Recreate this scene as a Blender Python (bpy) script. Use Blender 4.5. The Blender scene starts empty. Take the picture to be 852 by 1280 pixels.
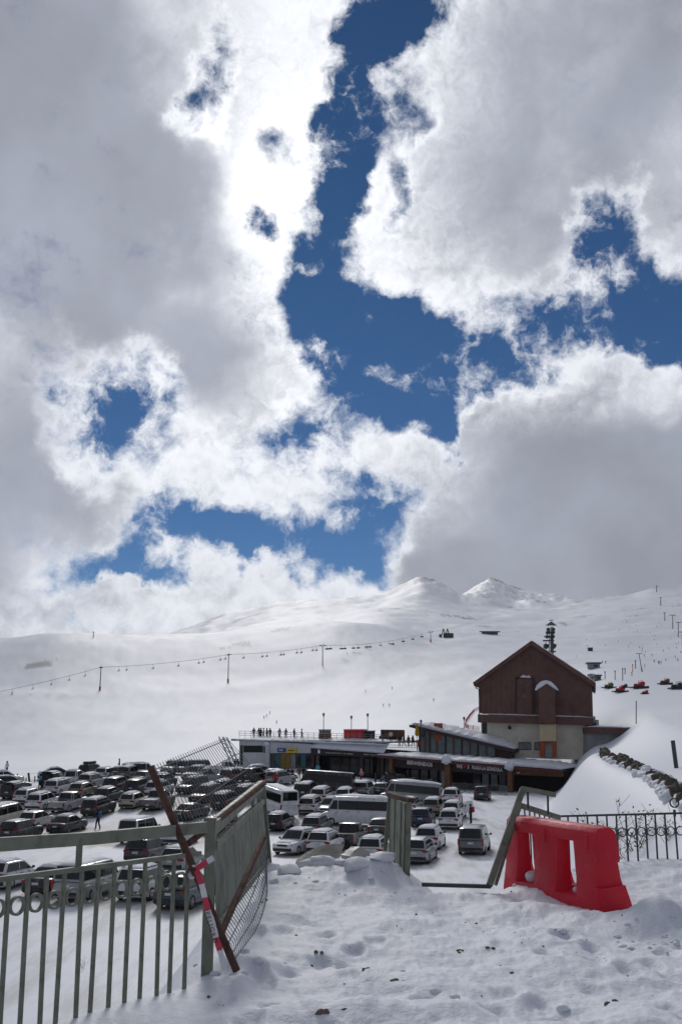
import bpy, bmesh, math, random
import numpy as np
from mathutils import Vector, Matrix
random.seed(7)
R_ = math.radians
S = bpy.context.scene
COL = S.collection

# ------------------------------------------------------------------ camera
EYE = 8.6                      # metres above the car park
PITCH = R_(12.6)
FPX = 1244.0                   # 35 mm lens on a full-frame body held upright
cam = bpy.data.cameras.new('camera')
cam.sensor_fit = 'VERTICAL'; cam.sensor_height = 36.0; cam.sensor_width = 24.0
cam.lens = FPX / 1280 * 36.0
cam.clip_start = 0.1; cam.clip_end = 60000
camo = bpy.data.objects.new('camera', cam); COL.objects.link(camo)
camo.location = (0, 0, EYE); camo.rotation_euler = (math.pi / 2 + PITCH, 0, 0)
S.camera = camo
CP, SP = math.cos(PITCH), math.sin(PITCH)

def ray(px, py):
    u = (px - 426) / FPX; v = (640 - py) / FPX
    return Vector((u, CP - v * SP, SP + v * CP))
def at(px, py, Y):
    """world point seen at photo pixel (px, py), Y metres ahead"""
    d = ray(px, py); t = Y / d.y
    return Vector((d.x * t, Y, EYE + d.z * t))
def project(p):
    x, y, z = p[0], p[1], p[2] - EYE
    dep = y * CP + z * SP; up = -y * SP + z * CP
    return (426 + FPX * x / dep, 640 - FPX * up / dep)

# ------------------------------------------------------------------ exposure
S.view_settings.view_transform = 'Standard'
S.view_settings.look = 'None'
S.view_settings.exposure = 0.42
S.view_settings.gamma = 1.0
S.view_settings.use_curve_mapping = False
S.cycles.volume_bounces = 1
S.cycles.max_bounces = 8

# ------------------------------------------------------------------ sun
SUN_EL, SUN_AZ = R_(30.0), R_(-7.0)           # ahead of us, a little to the left, behind cloud
sd = bpy.data.lights.new('sun', 'SUN'); sd.energy = 0.95; sd.angle = R_(14); sd.color = (1.0, .965, .92)
so = bpy.data.objects.new('sun', sd); COL.objects.link(so)
SUNV = Vector((math.sin(SUN_AZ) * math.cos(SUN_EL), math.cos(SUN_AZ) * math.cos(SUN_EL), math.sin(SUN_EL)))
so.rotation_euler = SUNV.to_track_quat('Z', 'Y').to_euler()
so.location = (0, 40, 90)

# ------------------------------------------------------------------ node helper
class NT:
    def __init__(s, nt): s.nt = nt
    def n(s, t, **kw):
        nd = s.nt.nodes.new(t)
        for k, v in kw.items(): setattr(nd, k, v)
        return nd
    def put(s, sock, v):
        if hasattr(v, 'node') or hasattr(v, 'is_linked'): s.nt.links.new(v, sock)
        else: sock.default_value = v
    def m(s, op, a, b=None, c=None, clamp=False):
        nd = s.n('ShaderNodeMath', operation=op); nd.use_clamp = clamp
        s.put(nd.inputs[0], a)
        if b is not None: s.put(nd.inputs[1], b)
        if c is not None: s.put(nd.inputs[2], c)
        return nd.outputs[0]
    def vm(s, op, a, b=None, sc=None):
        nd = s.n('ShaderNodeVectorMath', operation=op)
        s.put(nd.inputs[0], a)
        if b is not None: s.put(nd.inputs[1], b)
        if sc is not None: s.put(nd.inputs['Scale'], sc)
        return nd.outputs['Value'] if op in ('DOT_PRODUCT', 'LENGTH', 'DISTANCE') else nd.outputs[0]
    def ss(s, v, a, b, lo=0.0, hi=1.0, kind='SMOOTHSTEP'):
        nd = s.n('ShaderNodeMapRange', interpolation_type=kind)
        s.put(nd.inputs['Value'], v)
        nd.inputs['From Min'].default_value = a; nd.inputs['From Max'].default_value = b
        nd.inputs['To Min'].default_value = lo; nd.inputs['To Max'].default_value = hi
        return nd.outputs[0]
    def noise(s, vec, scale, detail=4, rough=.55, dist=0.0, color=False, lac=2.0):
        nd = s.n('ShaderNodeTexNoise'); s.put(nd.inputs['Vector'], vec)
        nd.inputs['Scale'].default_value = scale; nd.inputs['Detail'].default_value = detail
        nd.inputs['Roughness'].default_value = rough; nd.inputs['Distortion'].default_value = dist
        nd.inputs['Lacunarity'].default_value = lac
        return nd.outputs['Color'] if color else nd.outputs['Fac']
    def mix(s, f, a, b):
        nd = s.n('ShaderNodeMix', data_type='RGBA')
        s.put(nd.inputs['Factor'], f)
        for k, v in (('A', a), ('B', b)):
            so_ = [i for i in nd.inputs if i.name == k and i.type == 'RGBA'][0]
            if not hasattr(v, 'node'): v = (*v, 1.0)[:4]
            s.put(so_, v)
        return [o for o in nd.outputs if o.type == 'RGBA'][0]

# ------------------------------------------------------------------ sky: Nishita with broken cloud
world = bpy.data.worlds.new('World'); S.world = world; world.use_nodes = True
def build_sky():
    nt = world.node_tree; nt.nodes.clear(); g = NT(nt)
    out = g.n('ShaderNodeOutputWorld'); bg = g.n('ShaderNodeBackground'); bg.inputs['Strength'].default_value = 0.1
    nt.links.new(bg.outputs[0], out.inputs[0])
    sky = g.n('ShaderNodeTexSky', sky_type='NISHITA'); sky.sun_disc = False
    sky.sun_elevation = SUN_EL; sky.sun_rotation = SUN_AZ
    sky.altitude = 3000; sky.air_density = 1.0; sky.dust_density = 0.25; sky.ozone_density = 3.0
    tc = g.n('ShaderNodeTexCoord').outputs['Generated']
    d = g.vm('NORMALIZE', tc)
    c = Vector((0, CP, SP)); up = Vector((0, -SP, CP))
    dc = g.m('ADD', g.vm('DOT_PRODUCT', d, tuple(c)), 1.06)
    px = g.m('DIVIDE', g.m('MULTIPLY', g.vm('DOT_PRODUCT', d, (1, 0, 0)), 2.06), dc)
    py = g.m('DIVIDE', g.m('MULTIPLY', g.vm('DOT_PRODUCT', d, tuple(up)), 2.06), dc)
    cx = g.n('ShaderNodeCombineXYZ'); g.put(cx.inputs[0], px); g.put(cx.inputs[1], py); P0 = cx.outputs[0]
    def st(x, y):
        v = ray(x, y).normalized(); k = 2.06 / (v.dot(c) + 1.06)
        return Vector((v.x * k, v.dot(up) * k, 0))
    half = (0.5, 0.5, 0.5)
    w1 = g.vm('SCALE', g.vm('SUBTRACT', g.noise(d, 5.0, 3, .55, color=True), half), sc=0.15)
    w2 = g.vm('SCALE', g.vm('SUBTRACT', g.noise(d, 17.0, 5, .62, color=True), half), sc=0.085)
    w2b = g.vm('SCALE', g.vm('SUBTRACT', g.noise(d, 60.0, 4, .62, color=True), half), sc=0.022)
    flat = g.vm('MULTIPLY', g.vm('ADD', g.vm('ADD', w1, w2), w2b), (1, 1, 0))
    P = g.vm('ADD', P0, flat)
    Psoft = g.vm('ADD', P0, g.vm('MULTIPLY', g.vm('ADD', w1, g.vm('SCALE', w2, sc=.5)), (1, 1, 0)))
    def blob(vec, x, y, rx, ry, ang=0.0, inner=0.1):
        o = st(x, y)
        mp = g.n('ShaderNodeMapping', vector_type='TEXTURE')
        g.put(mp.inputs['Vector'], vec)
        mp.inputs['Location'].default_value = o
        mp.inputs['Rotation'].default_value = (0, 0, R_(ang))
        mp.inputs['Scale'].default_value = (rx / FPX, ry / FPX, 1)
        return g.ss(g.vm('LENGTH', mp.outputs[0]), inner, 1.0, 1.0, 0.0)
    def field(vec, lst, op='ADD'):
        acc = None
        for b in lst:
            v = g.m('MULTIPLY', blob(vec, *b[:5]), b[5])
            acc = v if acc is None else g.m(op, acc, v)
        return acc
    # openings in the cloud deck (x, y, radius x, radius y, turn, strength) as photo directions
    gaps = field(P, [
        (456, -30, 90, 120, 0, 1.05), (452, 95, 66, 120, 0, 1.0), (440, 195, 56, 100, 0, .95), (505, 10, 70, 70, 30, .55),
        (430, 255, 60, 80, 0, .85), (425, 335, 92, 80, 0, 1.0), (380, 385, 66, 80, 0, .9), (455, 425, 115, 90, -20, 1.0),
        (545, 465, 125, 85, -10, 1.0), (610, 470, 105, 60, 20, .8), (548, 545, 50, 70, 15, .85), (665, 430, 165, 62, 5, .78),
        (765, 365, 78, 105, 0, .95), (790, 275, 42, 85, 0, .75), (835, 430, 85, 85, 0, 1.0), (715, 385, 100, 60, 0, .6),
        (142, 532, 112, 120, 15, 1.15), (225, 688, 140, 70, 8, .9), (345, 690, 140, 60, -4, .8), (120, 708, 100, 44, 0, .5),
        (462, 668, 110, 66, 10, .85), (380, 565, 80, 75, 40, .92), (270, 85, 56, 100, -10, .72), (355, 190, 56, 70, 0, .62),
        (332, 285, 34, 36, 0, .75), (525, 250, 34, 56, 0, .68), (485, 515, 95, 66, 0, .82), (515, 165, 60, 76, 0, .62),
        (215, 640, 60, 60, 0, .42), (425, 475, 66, 74, 0, .95), (430, 620, 70, 44, 0, .62), (700, 230, 60, 30, 20, .0)])
    lumps = field(P, [
        (640, 420, 110, 44, 0, .26), (470, 590, 110, 60, 0, .24), (330, 250, 75, 120, 0, .22), (345, 360, 50, 60, 0, .2), (440, 300, 36, 34, 0, .42),
        (680, 660, 260, 150, 0, .55), (745, 545, 190, 100, 0, .62), (590, 620, 80, 70, 0, .45), (150, 730, 60, 22, 0, .42), (340, 745, 80, 34, 0, .45), (580, 200, 120, 220, 0, .26), (800, 470, 34, 40, 0, .45), (495, 480, 34, 30, 0, .35), (60, 775, 330, 60, 0, .5), (300, 770, 200, 40, 0, .4)])
    def puff(vec, sc, det):
        v = g.n('ShaderNodeTexVoronoi', feature='F1'); v.normalize = True
        g.put(v.inputs['Vector'], vec); v.inputs['Scale'].default_value = sc; v.inputs['Detail'].default_value = det
        v.inputs['Roughness'].default_value = .5
        return g.m('SUBTRACT', 1.0, v.outputs['Distance'])
    dw = g.vm('ADD', d, g.vm('SCALE', g.vm('SUBTRACT', g.noise(d, 26.0, 4, .6, color=True), half), sc=.045))
    off1, off2 = (3.1, 1.7, .4), (7.3, 2.2, 5.1)
    def form(dv, dwv, det):
        f1 = g.noise(dv, 8.0, 5, .58)
        f2 = g.noise(g.vm('ADD', dwv, off1), 30.0, det, .66)
        p1 = puff(g.vm('ADD', dwv, off2), 14.0, 1.5)
        return g.m('ADD', g.m('ADD', g.m('MULTIPLY', g.m('SUBTRACT', f1, .5), 1.15), g.m('MULTIPLY', g.m('SUBTRACT', f2, .5), 1.05)), g.m('MULTIPLY', g.m('SUBTRACT', p1, .60), .9)), f1, f2
    wob, fb, fb2 = form(d, dw, 8)
    gaps = g.m('MINIMUM', g.m('MULTIPLY', gaps, .95), .98)
    base = g.m('SUBTRACT', g.m('ADD', lumps, .38), gaps)
    wk = g.ss(base, -.55, .12, 2.0, 1.0)          # thin air between the clouds is full of shreds
    D = g.m('ADD', base, g.m('MULTIPLY', wob, wk))
    # far from the photographed part of the sky the deck goes on broken in the same way
    alpha = g.ss(D, -.24, .44)
    # shading: side that faces the sun is brighter; thick parts are grey underneath
    sv = tuple(SUNV * 0.020 + Vector((0, 0, .004)))
    wobs, _, _ = form(g.vm('NORMALIZE', g.vm('ADD', d, sv)), g.vm('NORMALIZE', g.vm('ADD', dw, sv)), 4)
    rel = g.m('MULTIPLY', g.m('SUBTRACT', wob, wobs), 1.05)
    grey = field(Psoft, [
        (30, 60, 330, 340, 0, 1.0), (90, 330, 290, 260, 0, .9), (215, 260, 110, 150, 0, .4), (310, 130, 90, 120, 0, .25), (760, 90, 330, 300, 0, .72), (690, 290, 220, 150, 0, .3), (20, 620, 230, 190, 0, .85),
        (265, 480, 150, 100, 0, .75), (750, 680, 330, 190, 0, 1.0), (720, 560, 240, 120, 0, .45), (850, 610, 200, 140, 0, .4), (590, 715, 150, 70, 0, .35)])
    thick = g.ss(g.m('ADD', base, g.m('ADD', g.m('MULTIPLY', g.m('SUBTRACT', fb, .5), .75), g.m('MULTIPLY', g.m('SUBTRACT', fb2, .5), .25))), .02, .50)
    outside = g.ss(g.vm('LENGTH', P0), .50, .95)      # unseen deck behind and above us, its grey deepened to dim the snow
    sunp = g.vm('DOT_PRODUCT', d, tuple(SUNV))
    glow = g.m('POWER', g.ss(sunp, .93, 1.0, 0, 1, 'LINEAR'), 1.6)
    grey = g.m('ADD', grey, g.m('MULTIPLY', outside, .95))
    dark = g.m('MULTIPLY', grey, g.m('ADD', g.m('MULTIPLY', thick, .85), .15))
    rel = g.m('MULTIPLY', rel, g.ss(grey, .1, .7, 1.0, .22))
    dark = g.m('SUBTRACT', g.m('ADD', dark, g.m('MULTIPLY', thick, .20)), rel)
    dark = g.m('SUBTRACT', dark, g.m('MULTIPLY', blob(Psoft, 345, 250, 110, 190, 0), .5))
    dark = g.ss(dark, -.08, 1.02)
    gv = g.ss(g.noise(d, 6.0, 6, .55), .3, .7, .80, 1.20, 'LINEAR')
    col = g.mix(dark, (6.45, 6.65, 7.1), g.vm('SCALE', (2.38, 2.56, 3.10), sc=g.m('MULTIPLY', gv, g.m('SUBTRACT', 1.0, g.m('MULTIPLY', outside, .38)))))
    glow2 = g.m('MULTIPLY', glow, g.m('SUBTRACT', 1.0, g.m('MULTIPLY', dark, .9)))
    col = g.vm('ADD', col, g.vm('SCALE', (1.0, .97, .92), sc=g.m('MULTIPLY', glow2, 2.2)))
    blue = g.vm('MULTIPLY', sky.outputs[0], (.030, .195, .310))
    fin = g.mix(alpha, blue, col)
    g.put(bg.inputs['Color'], fin)
build_sky()
# ------------------------------------------------------------------ helpers: meshes, tags
def tag(o, label=None, cat=None, group=None, kind=None):
    if label: o['label'] = label
    if cat: o['category'] = cat
    if group: o['group'] = group
    if kind: o['kind'] = kind
    return o
def empty(name, loc=(0, 0, 0), rz=0.0, label=None, cat=None, group=None):
    o = bpy.data.objects.new(name, None); COL.objects.link(o)
    o.empty_display_size = .2
    o.location = loc; o.rotation_euler = (0, 0, rz)
    return tag(o, label, cat, group)
def link(name, me, parent=None, loc=None, rz=None):
    o = bpy.data.objects.new(name, me); COL.objects.link(o)
    if parent: o.parent = parent
    if loc is not None: o.location = loc
    if rz is not None: o.rotation_euler = (0, 0, rz)
    return o
class MB:
    """collects shapes for one mesh"""
    def __init__(s): s.v = []; s.f = []; s.mi = []
    def add(s, vs, fs, mi=0):
        o = len(s.v); s.v += [tuple(v) for v in vs]
        s.f += [tuple(i + o for i in f) for f in fs]; s.mi += [mi] * len(fs)
        return s
    def box(s, c, size, rz=0.0, mi=0, M=None):
        hx, hy, hz = size[0] / 2, size[1] / 2, size[2] / 2
        vs = [Vector((x, y, z)) for z in (-hz, hz) for x, y in ((-hx, -hy), (hx, -hy), (hx, hy), (-hx, hy))]
        if M is None: M = Matrix.Rotation(rz, 3, 'Z')
        vs = [M @ v + Vector(c) for v in vs]
        return s.add(vs, [(3, 2, 1, 0), (4, 5, 6, 7), (0, 1, 5, 4), (1, 2, 6, 5), (2, 3, 7, 6), (3, 0, 4, 7)], mi)
    def bar(s, a, b, w, h=None, mi=0, upv=(0, 0, 1)):
        """square bar from a to b, w wide and h deep"""
        a, b = Vector(a), Vector(b); h = w if h is None else h
        d = (b - a).normalized(); u = Vector(upv)
        if abs(d.dot(u)) > .98: u = Vector((0, 1, 0))
        r = d.cross(u).normalized(); u = r.cross(d)
        q = [(-1, -1), (1, -1), (1, 1), (-1, 1)]
        vs = [p + r * (i * w / 2) + u * (j * h / 2) for p in (a, b) for i, j in q]
        return s.add(vs, [(3, 2, 1, 0), (4, 5, 6, 7), (0, 1, 5, 4), (1, 2, 6, 5), (2, 3, 7, 6), (3, 0, 4, 7)], mi)
    def tube(s, pts, r, n=8, mi=0, cap=True, r2=None):
        pts = [Vector(p) for p in pts]; vs = []; fs = []
        ref = None
        for i, p in enumerate(pts):
            d = (pts[min(i + 1, len(pts) - 1)] - pts[max(i - 1, 0)]).normalized()
            if ref is None: ref = Vector((0, 0, 1)) if abs(d.z) < .9 else Vector((1, 0, 0))
            a = d.cross(ref).normalized(); b = a.cross(d)
            rr = r if r2 is None else r + (r2 - r) * i / (len(pts) - 1)
            vs += [p + (a * math.cos(2 * math.pi * k / n) + b * math.sin(2 * math.pi * k / n)) * rr for k in range(n)]
        for i in range(len(pts) - 1):
            for k in range(n):
                k2 = (k + 1) % n
                fs.append((i * n + k, i * n + k2, (i + 1) * n + k2, (i + 1) * n + k))
        if cap:
            fs.append(tuple(range(n))[::-1]); fs.append(tuple((len(pts) - 1) * n + k for k in range(n)))
        return s.add(vs, fs, mi)
    def prism(s, poly, vec, mi=0):
        """closed polygon pushed along vec"""
        n = len(poly); poly = [Vector(p) for p in poly]; vec = Vector(vec)
        vs = poly + [p + vec for p in poly]
        nrm = Vector((0, 0, 0))
        for i in range(n):
            nrm += (poly[i] - poly[0]).cross(poly[(i + 1) % n] - poly[0])
        flip = nrm.dot(vec) > 0
        f1 = tuple(range(n)); f2 = tuple(range(n, 2 * n))
        fs = [f1[::-1] if flip else f1, f2 if flip else f2[::-1]]
        for i in range(n):
            j = (i + 1) % n
            q = (i, j, j + n, i + n)
            fs.append(q if flip else q[::-1])
        return s.add(vs, fs, mi)
    def lathe(s, prof, n=16, axis='Z', c=(0, 0, 0), mi=0):
        vs = []; fs = []
        for r, h in prof:
            for k in range(n):
                a = 2 * math.pi * k / n
                p = (r * math.cos(a), r * math.sin(a), h) if axis == 'Z' else (h, r * math.cos(a), r * math.sin(a))
                vs.append((p[0] + c[0], p[1] + c[1], p[2] + c[2]))
        for i in range(len(prof) - 1):
            for k in range(n):
                k2 = (k + 1) % n
                fs.append((i * n + k, i * n + k2, (i + 1) * n + k2, (i + 1) * n + k))
        return s.add(vs, fs, mi)
    def mesh(s, name, mats, smooth=None):
        me = bpy.data.meshes.new(name)
        me.from_pydata(s.v, [], s.f)
        for m_ in (mats if isinstance(mats, (list, tuple)) else [mats]): me.materials.append(m_)
        if any(s.mi): me.polygons.foreach_set('material_index', s.mi)
        if smooth is not None:
            me.polygons.foreach_set('use_smooth', [True] * len(me.polygons))
            me.set_sharp_from_angle(angle=R_(smooth))
        me.update()
        return me
    def build(s, name, mats, parent=None, smooth=None, loc=None, rz=None):
        return link(name, s.mesh(name, mats, smooth), parent, loc, rz)
def copy_tree(o, parent=None):
    c = o.copy(); COL.objects.link(c)
    if parent is not None: c.parent = parent
    for ch in list(o.children): copy_tree(ch, c)
    return c
def bevel_mesh(me, w, seg=2, ang=30):
    bm = bmesh.new(); bm.from_mesh(me)
    es = [e for e in bm.edges if len(e.link_faces) == 2 and e.calc_face_angle(0) > R_(ang)]
    bmesh.ops.bevel(bm, geom=es, offset=w, segments=seg, affect='EDGES', clamp_overlap=True)
    bm.to_mesh(me); bm.free(); return me

# ------------------------------------------------------------------ materials
def mat(name, color, rough=.6, metal=0.0, var=.12, vscale=6.0, bump=0.0, bscale=30.0, coat=0.0, dirt=None, spec=None, coords='Object'):
    m_ = bpy.data.materials.new(name); m_.use_nodes = True
    g = NT(m_.node_tree); b = m_.node_tree.nodes['Principled BSDF']
    tc = g.n('ShaderNodeTexCoord').outputs[coords]
    b.inputs['Roughness'].default_value = rough; b.inputs['Metallic'].default_value = metal
    if coat: b.inputs['Coat Weight'].default_value = coat; b.inputs['Coat Roughness'].default_value = .06
    if spec is not None: b.inputs['Specular IOR Level'].default_value = spec
    nz = g.noise(tc, vscale, 5, .6)
    f = g.ss(nz, .3, .7, 1 - var, 1 + var, 'LINEAR')
    col = g.vm('SCALE', tuple(color), sc=f)
    if dirt:                                     # (colour, amount, noise scale)
        dz = g.noise(tc, dirt[2], 6, .65)
        col = g.mix(g.m('MULTIPLY', g.ss(dz, .48, .68), dirt[1]), col, dirt[0])
        g.put(b.inputs['Roughness'], g.ss(dz, .4, .7, rough, min(1, rough + .25)))
    g.put(b.inputs['Base Color'], col)
    if bump:
        bp = g.n('ShaderNodeBump'); bp.inputs['Strength'].default_value = bump; bp.inputs['Distance'].default_value = .02
        g.put(bp.inputs['Height'], g.noise(tc, bscale, 6, .6)); g.put(b.inputs['Normal'], bp.outputs[0])
    return m_

def ground_material():
    m_ = bpy.data.materials.new('snow_ground'); m_.use_nodes = True
    g = NT(m_.node_tree); b = m_.node_tree.nodes['Principled BSDF']
    pos = g.n('ShaderNodeNewGeometry').outputs['Position']
    def attr(n): 
        a = g.n('ShaderNodeAttribute', attribute_name=n); return a.outputs['Fac']
    rock, dirt, near = attr('rock'), attr('dirt'), attr('near')
    snow = g.mix(g.ss(g.noise(pos, .02, 5, .55), .3, .7), (.765, .80, .875), (.815, .84, .895))
    snow = g.mix(g.m('MULTIPLY', near, g.ss(g.noise(pos, 1.3, 6, .6), .38, .72, 0, .5)), snow, (.72, .76, .84))
    # trodden dirt in the near snow and tyre slush in the car park
    str_ = g.vm('MULTIPLY', pos, (1.0, .16, 1.0))
    d1 = g.ss(g.m('ADD', g.m('ADD', g.m('MULTIPLY', g.noise(str_, .75, 7, .68), .7), g.m('MULTIPLY', g.noise(pos, .16, 4, .6), .3)), g.m('MULTIPLY', dirt, .26)), .60, .80)
    slush = g.mix(g.noise(pos, .9, 4, .6), (.50, .495, .50), (.24, .21, .185))
    c2 = g.mix(g.m('MULTIPLY', d1, g.m('MULTIPLY', dirt, .95, clamp=True)), snow, slush)
    sp = g.m('MULTIPLY', g.m('MULTIPLY', g.ss(g.noise(pos, 9.0, 4, .6), .66, .74), g.ss(g.noise(pos, .9, 3, .5), .46, .62)), near)
    c3 = g.mix(g.m('MULTIPLY', sp, .75), c2, (.20, .15, .12))
    rk = g.mix(g.noise(pos, .05, 6, .65), (.10, .095, .10), (.21, .20, .20))
    c4 = g.mix(rock, c3, rk)
    g.put(b.inputs['Base Color'], c4)
    b.inputs['Roughness'].default_value = .62; b.inputs['Specular IOR Level'].default_value = .28
    b.inputs['Subsurface Weight'].default_value = 0.0
    bp = g.n('ShaderNodeBump'); bp.inputs['Distance'].default_value = .05
    g.put(bp.inputs['Strength'], g.m('ADD', g.m('MULTIPLY', near, .35), .08))
    h = g.m('ADD', g.noise(pos, 6.0, 6, .62), g.m('MULTIPLY', g.noise(pos, 34.0, 4, .6), .35))
    g.put(bp.inputs['Height'], h); g.put(b.inputs['Normal'], bp.outputs[0])
    return m_
def snow_mat(name, col=(.80, .82, .87)):
    m_ = bpy.data.materials.new(name); m_.use_nodes = True
    g = NT(m_.node_tree); b = m_.node_tree.nodes['Principled BSDF']
    tc = g.n('ShaderNodeTexCoord').outputs['Object']
    g.put(b.inputs['Base Color'], g.vm('SCALE', col, sc=g.ss(g.noise(tc, 3.0, 5, .6), .3, .7, .94, 1.04, 'LINEAR')))
    b.inputs['Roughness'].default_value = .65; b.inputs['Specular IOR Level'].default_value = .25
    bp = g.n('ShaderNodeBump'); bp.inputs['Strength'].default_value = .4; bp.inputs['Distance'].default_value = .03
    g.put(bp.inputs['Height'], g.noise(tc, 12.0, 5, .6)); g.put(b.inputs['Normal'], bp.outputs[0])
    return m_
M_GROUND = ground_material()
M_SNOW = snow_mat('snow_cover')

# ------------------------------------------------------------------ ground height
_rng = np.random.RandomState(3)
_perm = _rng.permutation(512); _perm = np.concatenate([_perm, _perm, _perm])
_ga = _rng.rand(512) * 2 * np.pi; _gx, _gy = np.cos(_ga), np.sin(_ga)
def perlin(x, y):
    xi = np.floor(x).astype(int); yi = np.floor(y).astype(int); xf = x - xi; yf = y - yi
    u = xf * xf * xf * (xf * (xf * 6 - 15) + 10); v = yf * yf * yf * (yf * (yf * 6 - 15) + 10)
    def gr(i, j, dx, dy):
        k = _perm[(_perm[i & 511] + j) & 511]; return _gx[k] * dx + _gy[k] * dy
    a = gr(xi, yi, xf, yf); b = gr(xi + 1, yi, xf - 1, yf); c = gr(xi, yi + 1, xf, yf - 1); d = gr(xi + 1, yi + 1, xf - 1, yf - 1)
    return (a + u * (b - a)) + v * ((c + u * (d - c)) - (a + u * (b - a)))
def fbm(x, y, oct=4, g=.5):
    s = 0; a = 1.0
    for i in range(oct):
        s = s + a * perlin(x * 2 ** i + 17.3 * i, y * 2 ** i - 9.1 * i); a *= g
    return s
def sst(x, a, b):
    t = np.clip((x - a) / (b - a), 0, 1); return t * t * (3 - 2 * t)

def lot_z(X, Y):
    rise = sst(Y, 84, 132)
    return rise * (0.7 + 2.4 * sst(-X, -22, 8)) + .5 * sst(Y, 120, 150) * sst(-X, 5, 30)
def toe(Y): return np.where(Y < 100, .18 * Y, 18 + (Y - 100) * .235)
STONE = [(13.4, 40.0), (17.0, 58.0), (21.0, 80.0), (26.2, 101.0), (29.5, 118)]
def stone_x(Y): return np.interp(Y, [-10, 20] + [p[1] for p in STONE] + [150, 400], [11, 11.5] + [p[0] for p in STONE] + [38, 120])
def bank_z(X, Y):
    t0, t1 = toe(Y), stone_x(Y)
    b = 6.3 * sst(X, t0, np.maximum(t1, t0 + 4.0))
    d = np.maximum(0, X - t1)
    return b + .14 * d + .045 * np.clip(Y - 60, 0, 100) * sst(d, 0, 8)
PLAT = EYE - 1.72
EDGE = [(-9.0, -3.0), (-2.10, 6.2), (-1.08, 7.6), (-1.02, 13.0), (.75, 13.0), (.95, 11.75), (1.80, 11.7), (2.6, 14.0), (9.0, 15.2), (30, 17.0), (30, -12.0), (-9.0, -12.0)]
def edge_dist(X, Y):
    """signed distance to the rim of the near terrace, positive outside"""
    dm = np.full(X.shape, 1e9); ins = np.zeros(X.shape, bool)
    n = len(EDGE)
    for i in range(n):
        ax, ay = EDGE[i]; bx, by = EDGE[(i + 1) % n]
        ex, ey = bx - ax, by - ay
        t = np.clip(((X - ax) * ex + (Y - ay) * ey) / (ex * ex + ey * ey), 0, 1)
        dm = np.minimum(dm, np.hypot(X - ax - t * ex, Y - ay - t * ey))
        c = ((ay > Y) != (by > Y)) & (X < ex * (Y - ay) / (ey if ey else 1e-9) + ax)
        ins ^= c
    return np.where(ins, -dm, dm)
def gauss(X, Y, x, y, sx, sy): return np.exp(-((X - x) / sx) ** 2 - ((Y - y) / sy) ** 2)
def plateau_z(X, Y):
    z = PLAT + .055 * fbm(X * .55, Y * .55, 3) + .0 * X
    rough = sst(X, -1.6, -.2)                       # the left corner is smooth, wind-blown snow
    rough = np.maximum(rough, .25)
    z = z + rough * (.075 * fbm(X * 1.15 + 5, Y * 1.15, 3, .5) + .034 * np.abs(fbm(X * 2.9, Y * 2.9 + 9, 4, .55)) + .010 * fbm(X * 9, Y * 9, 3, .6))
    z = z + .20 * gauss(X, Y, -.35, 12.4, .75, .9) + .28 * gauss(X, Y, .42, 12.2, .32, .55) + .10 * gauss(X, Y, -.7, 10.2, .5, .6)
    z = z + .26 * gauss(X, Y, 2.95, 9.75, .30, .38) + .09 * gauss(X, Y, 1.85, 10.7, .40, .40) + .05 * gauss(X, Y, 2.2, 10.0, .3, .3) + .32 * sst(X, 3.2, 6.5) * sst(Y, 7, 11)
    z = z + .10 * gauss(X, Y, -.72, 8.0, .28, .25) + .05 * gauss(X, Y, -.81, 7.5, .16, .16) + .12 * gauss(X, Y, .2, 6.6, .8, .3) - .10 * gauss(X, Y, .95, 6.0, .22, .18) - .08 * gauss(X, Y, 1.35, 6.7, .3, .25)
    z = z - .05 * gauss(X, Y, 1.4, 11.0, .8, .9)
    # trodden footprints
    for (fx, fy) in FEET: z = z - .060 * np.exp(-(((X - fx) / .085) ** 2 + ((Y - fy) / .15) ** 2) ** 2) + .018 * gauss(X, Y, fx + .02, fy, .20, .24)
    return z
_fr = random.Random(11)
FEET = [(.3 + .9 * _fr.random() + .12 * k, 5.2 + .34 * k + _fr.uniform(-.1, .1)) for k in range(18)] + [(_fr.uniform(-.9, 3.0), _fr.uniform(5.0, 9.5)) for _ in range(46)]
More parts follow.
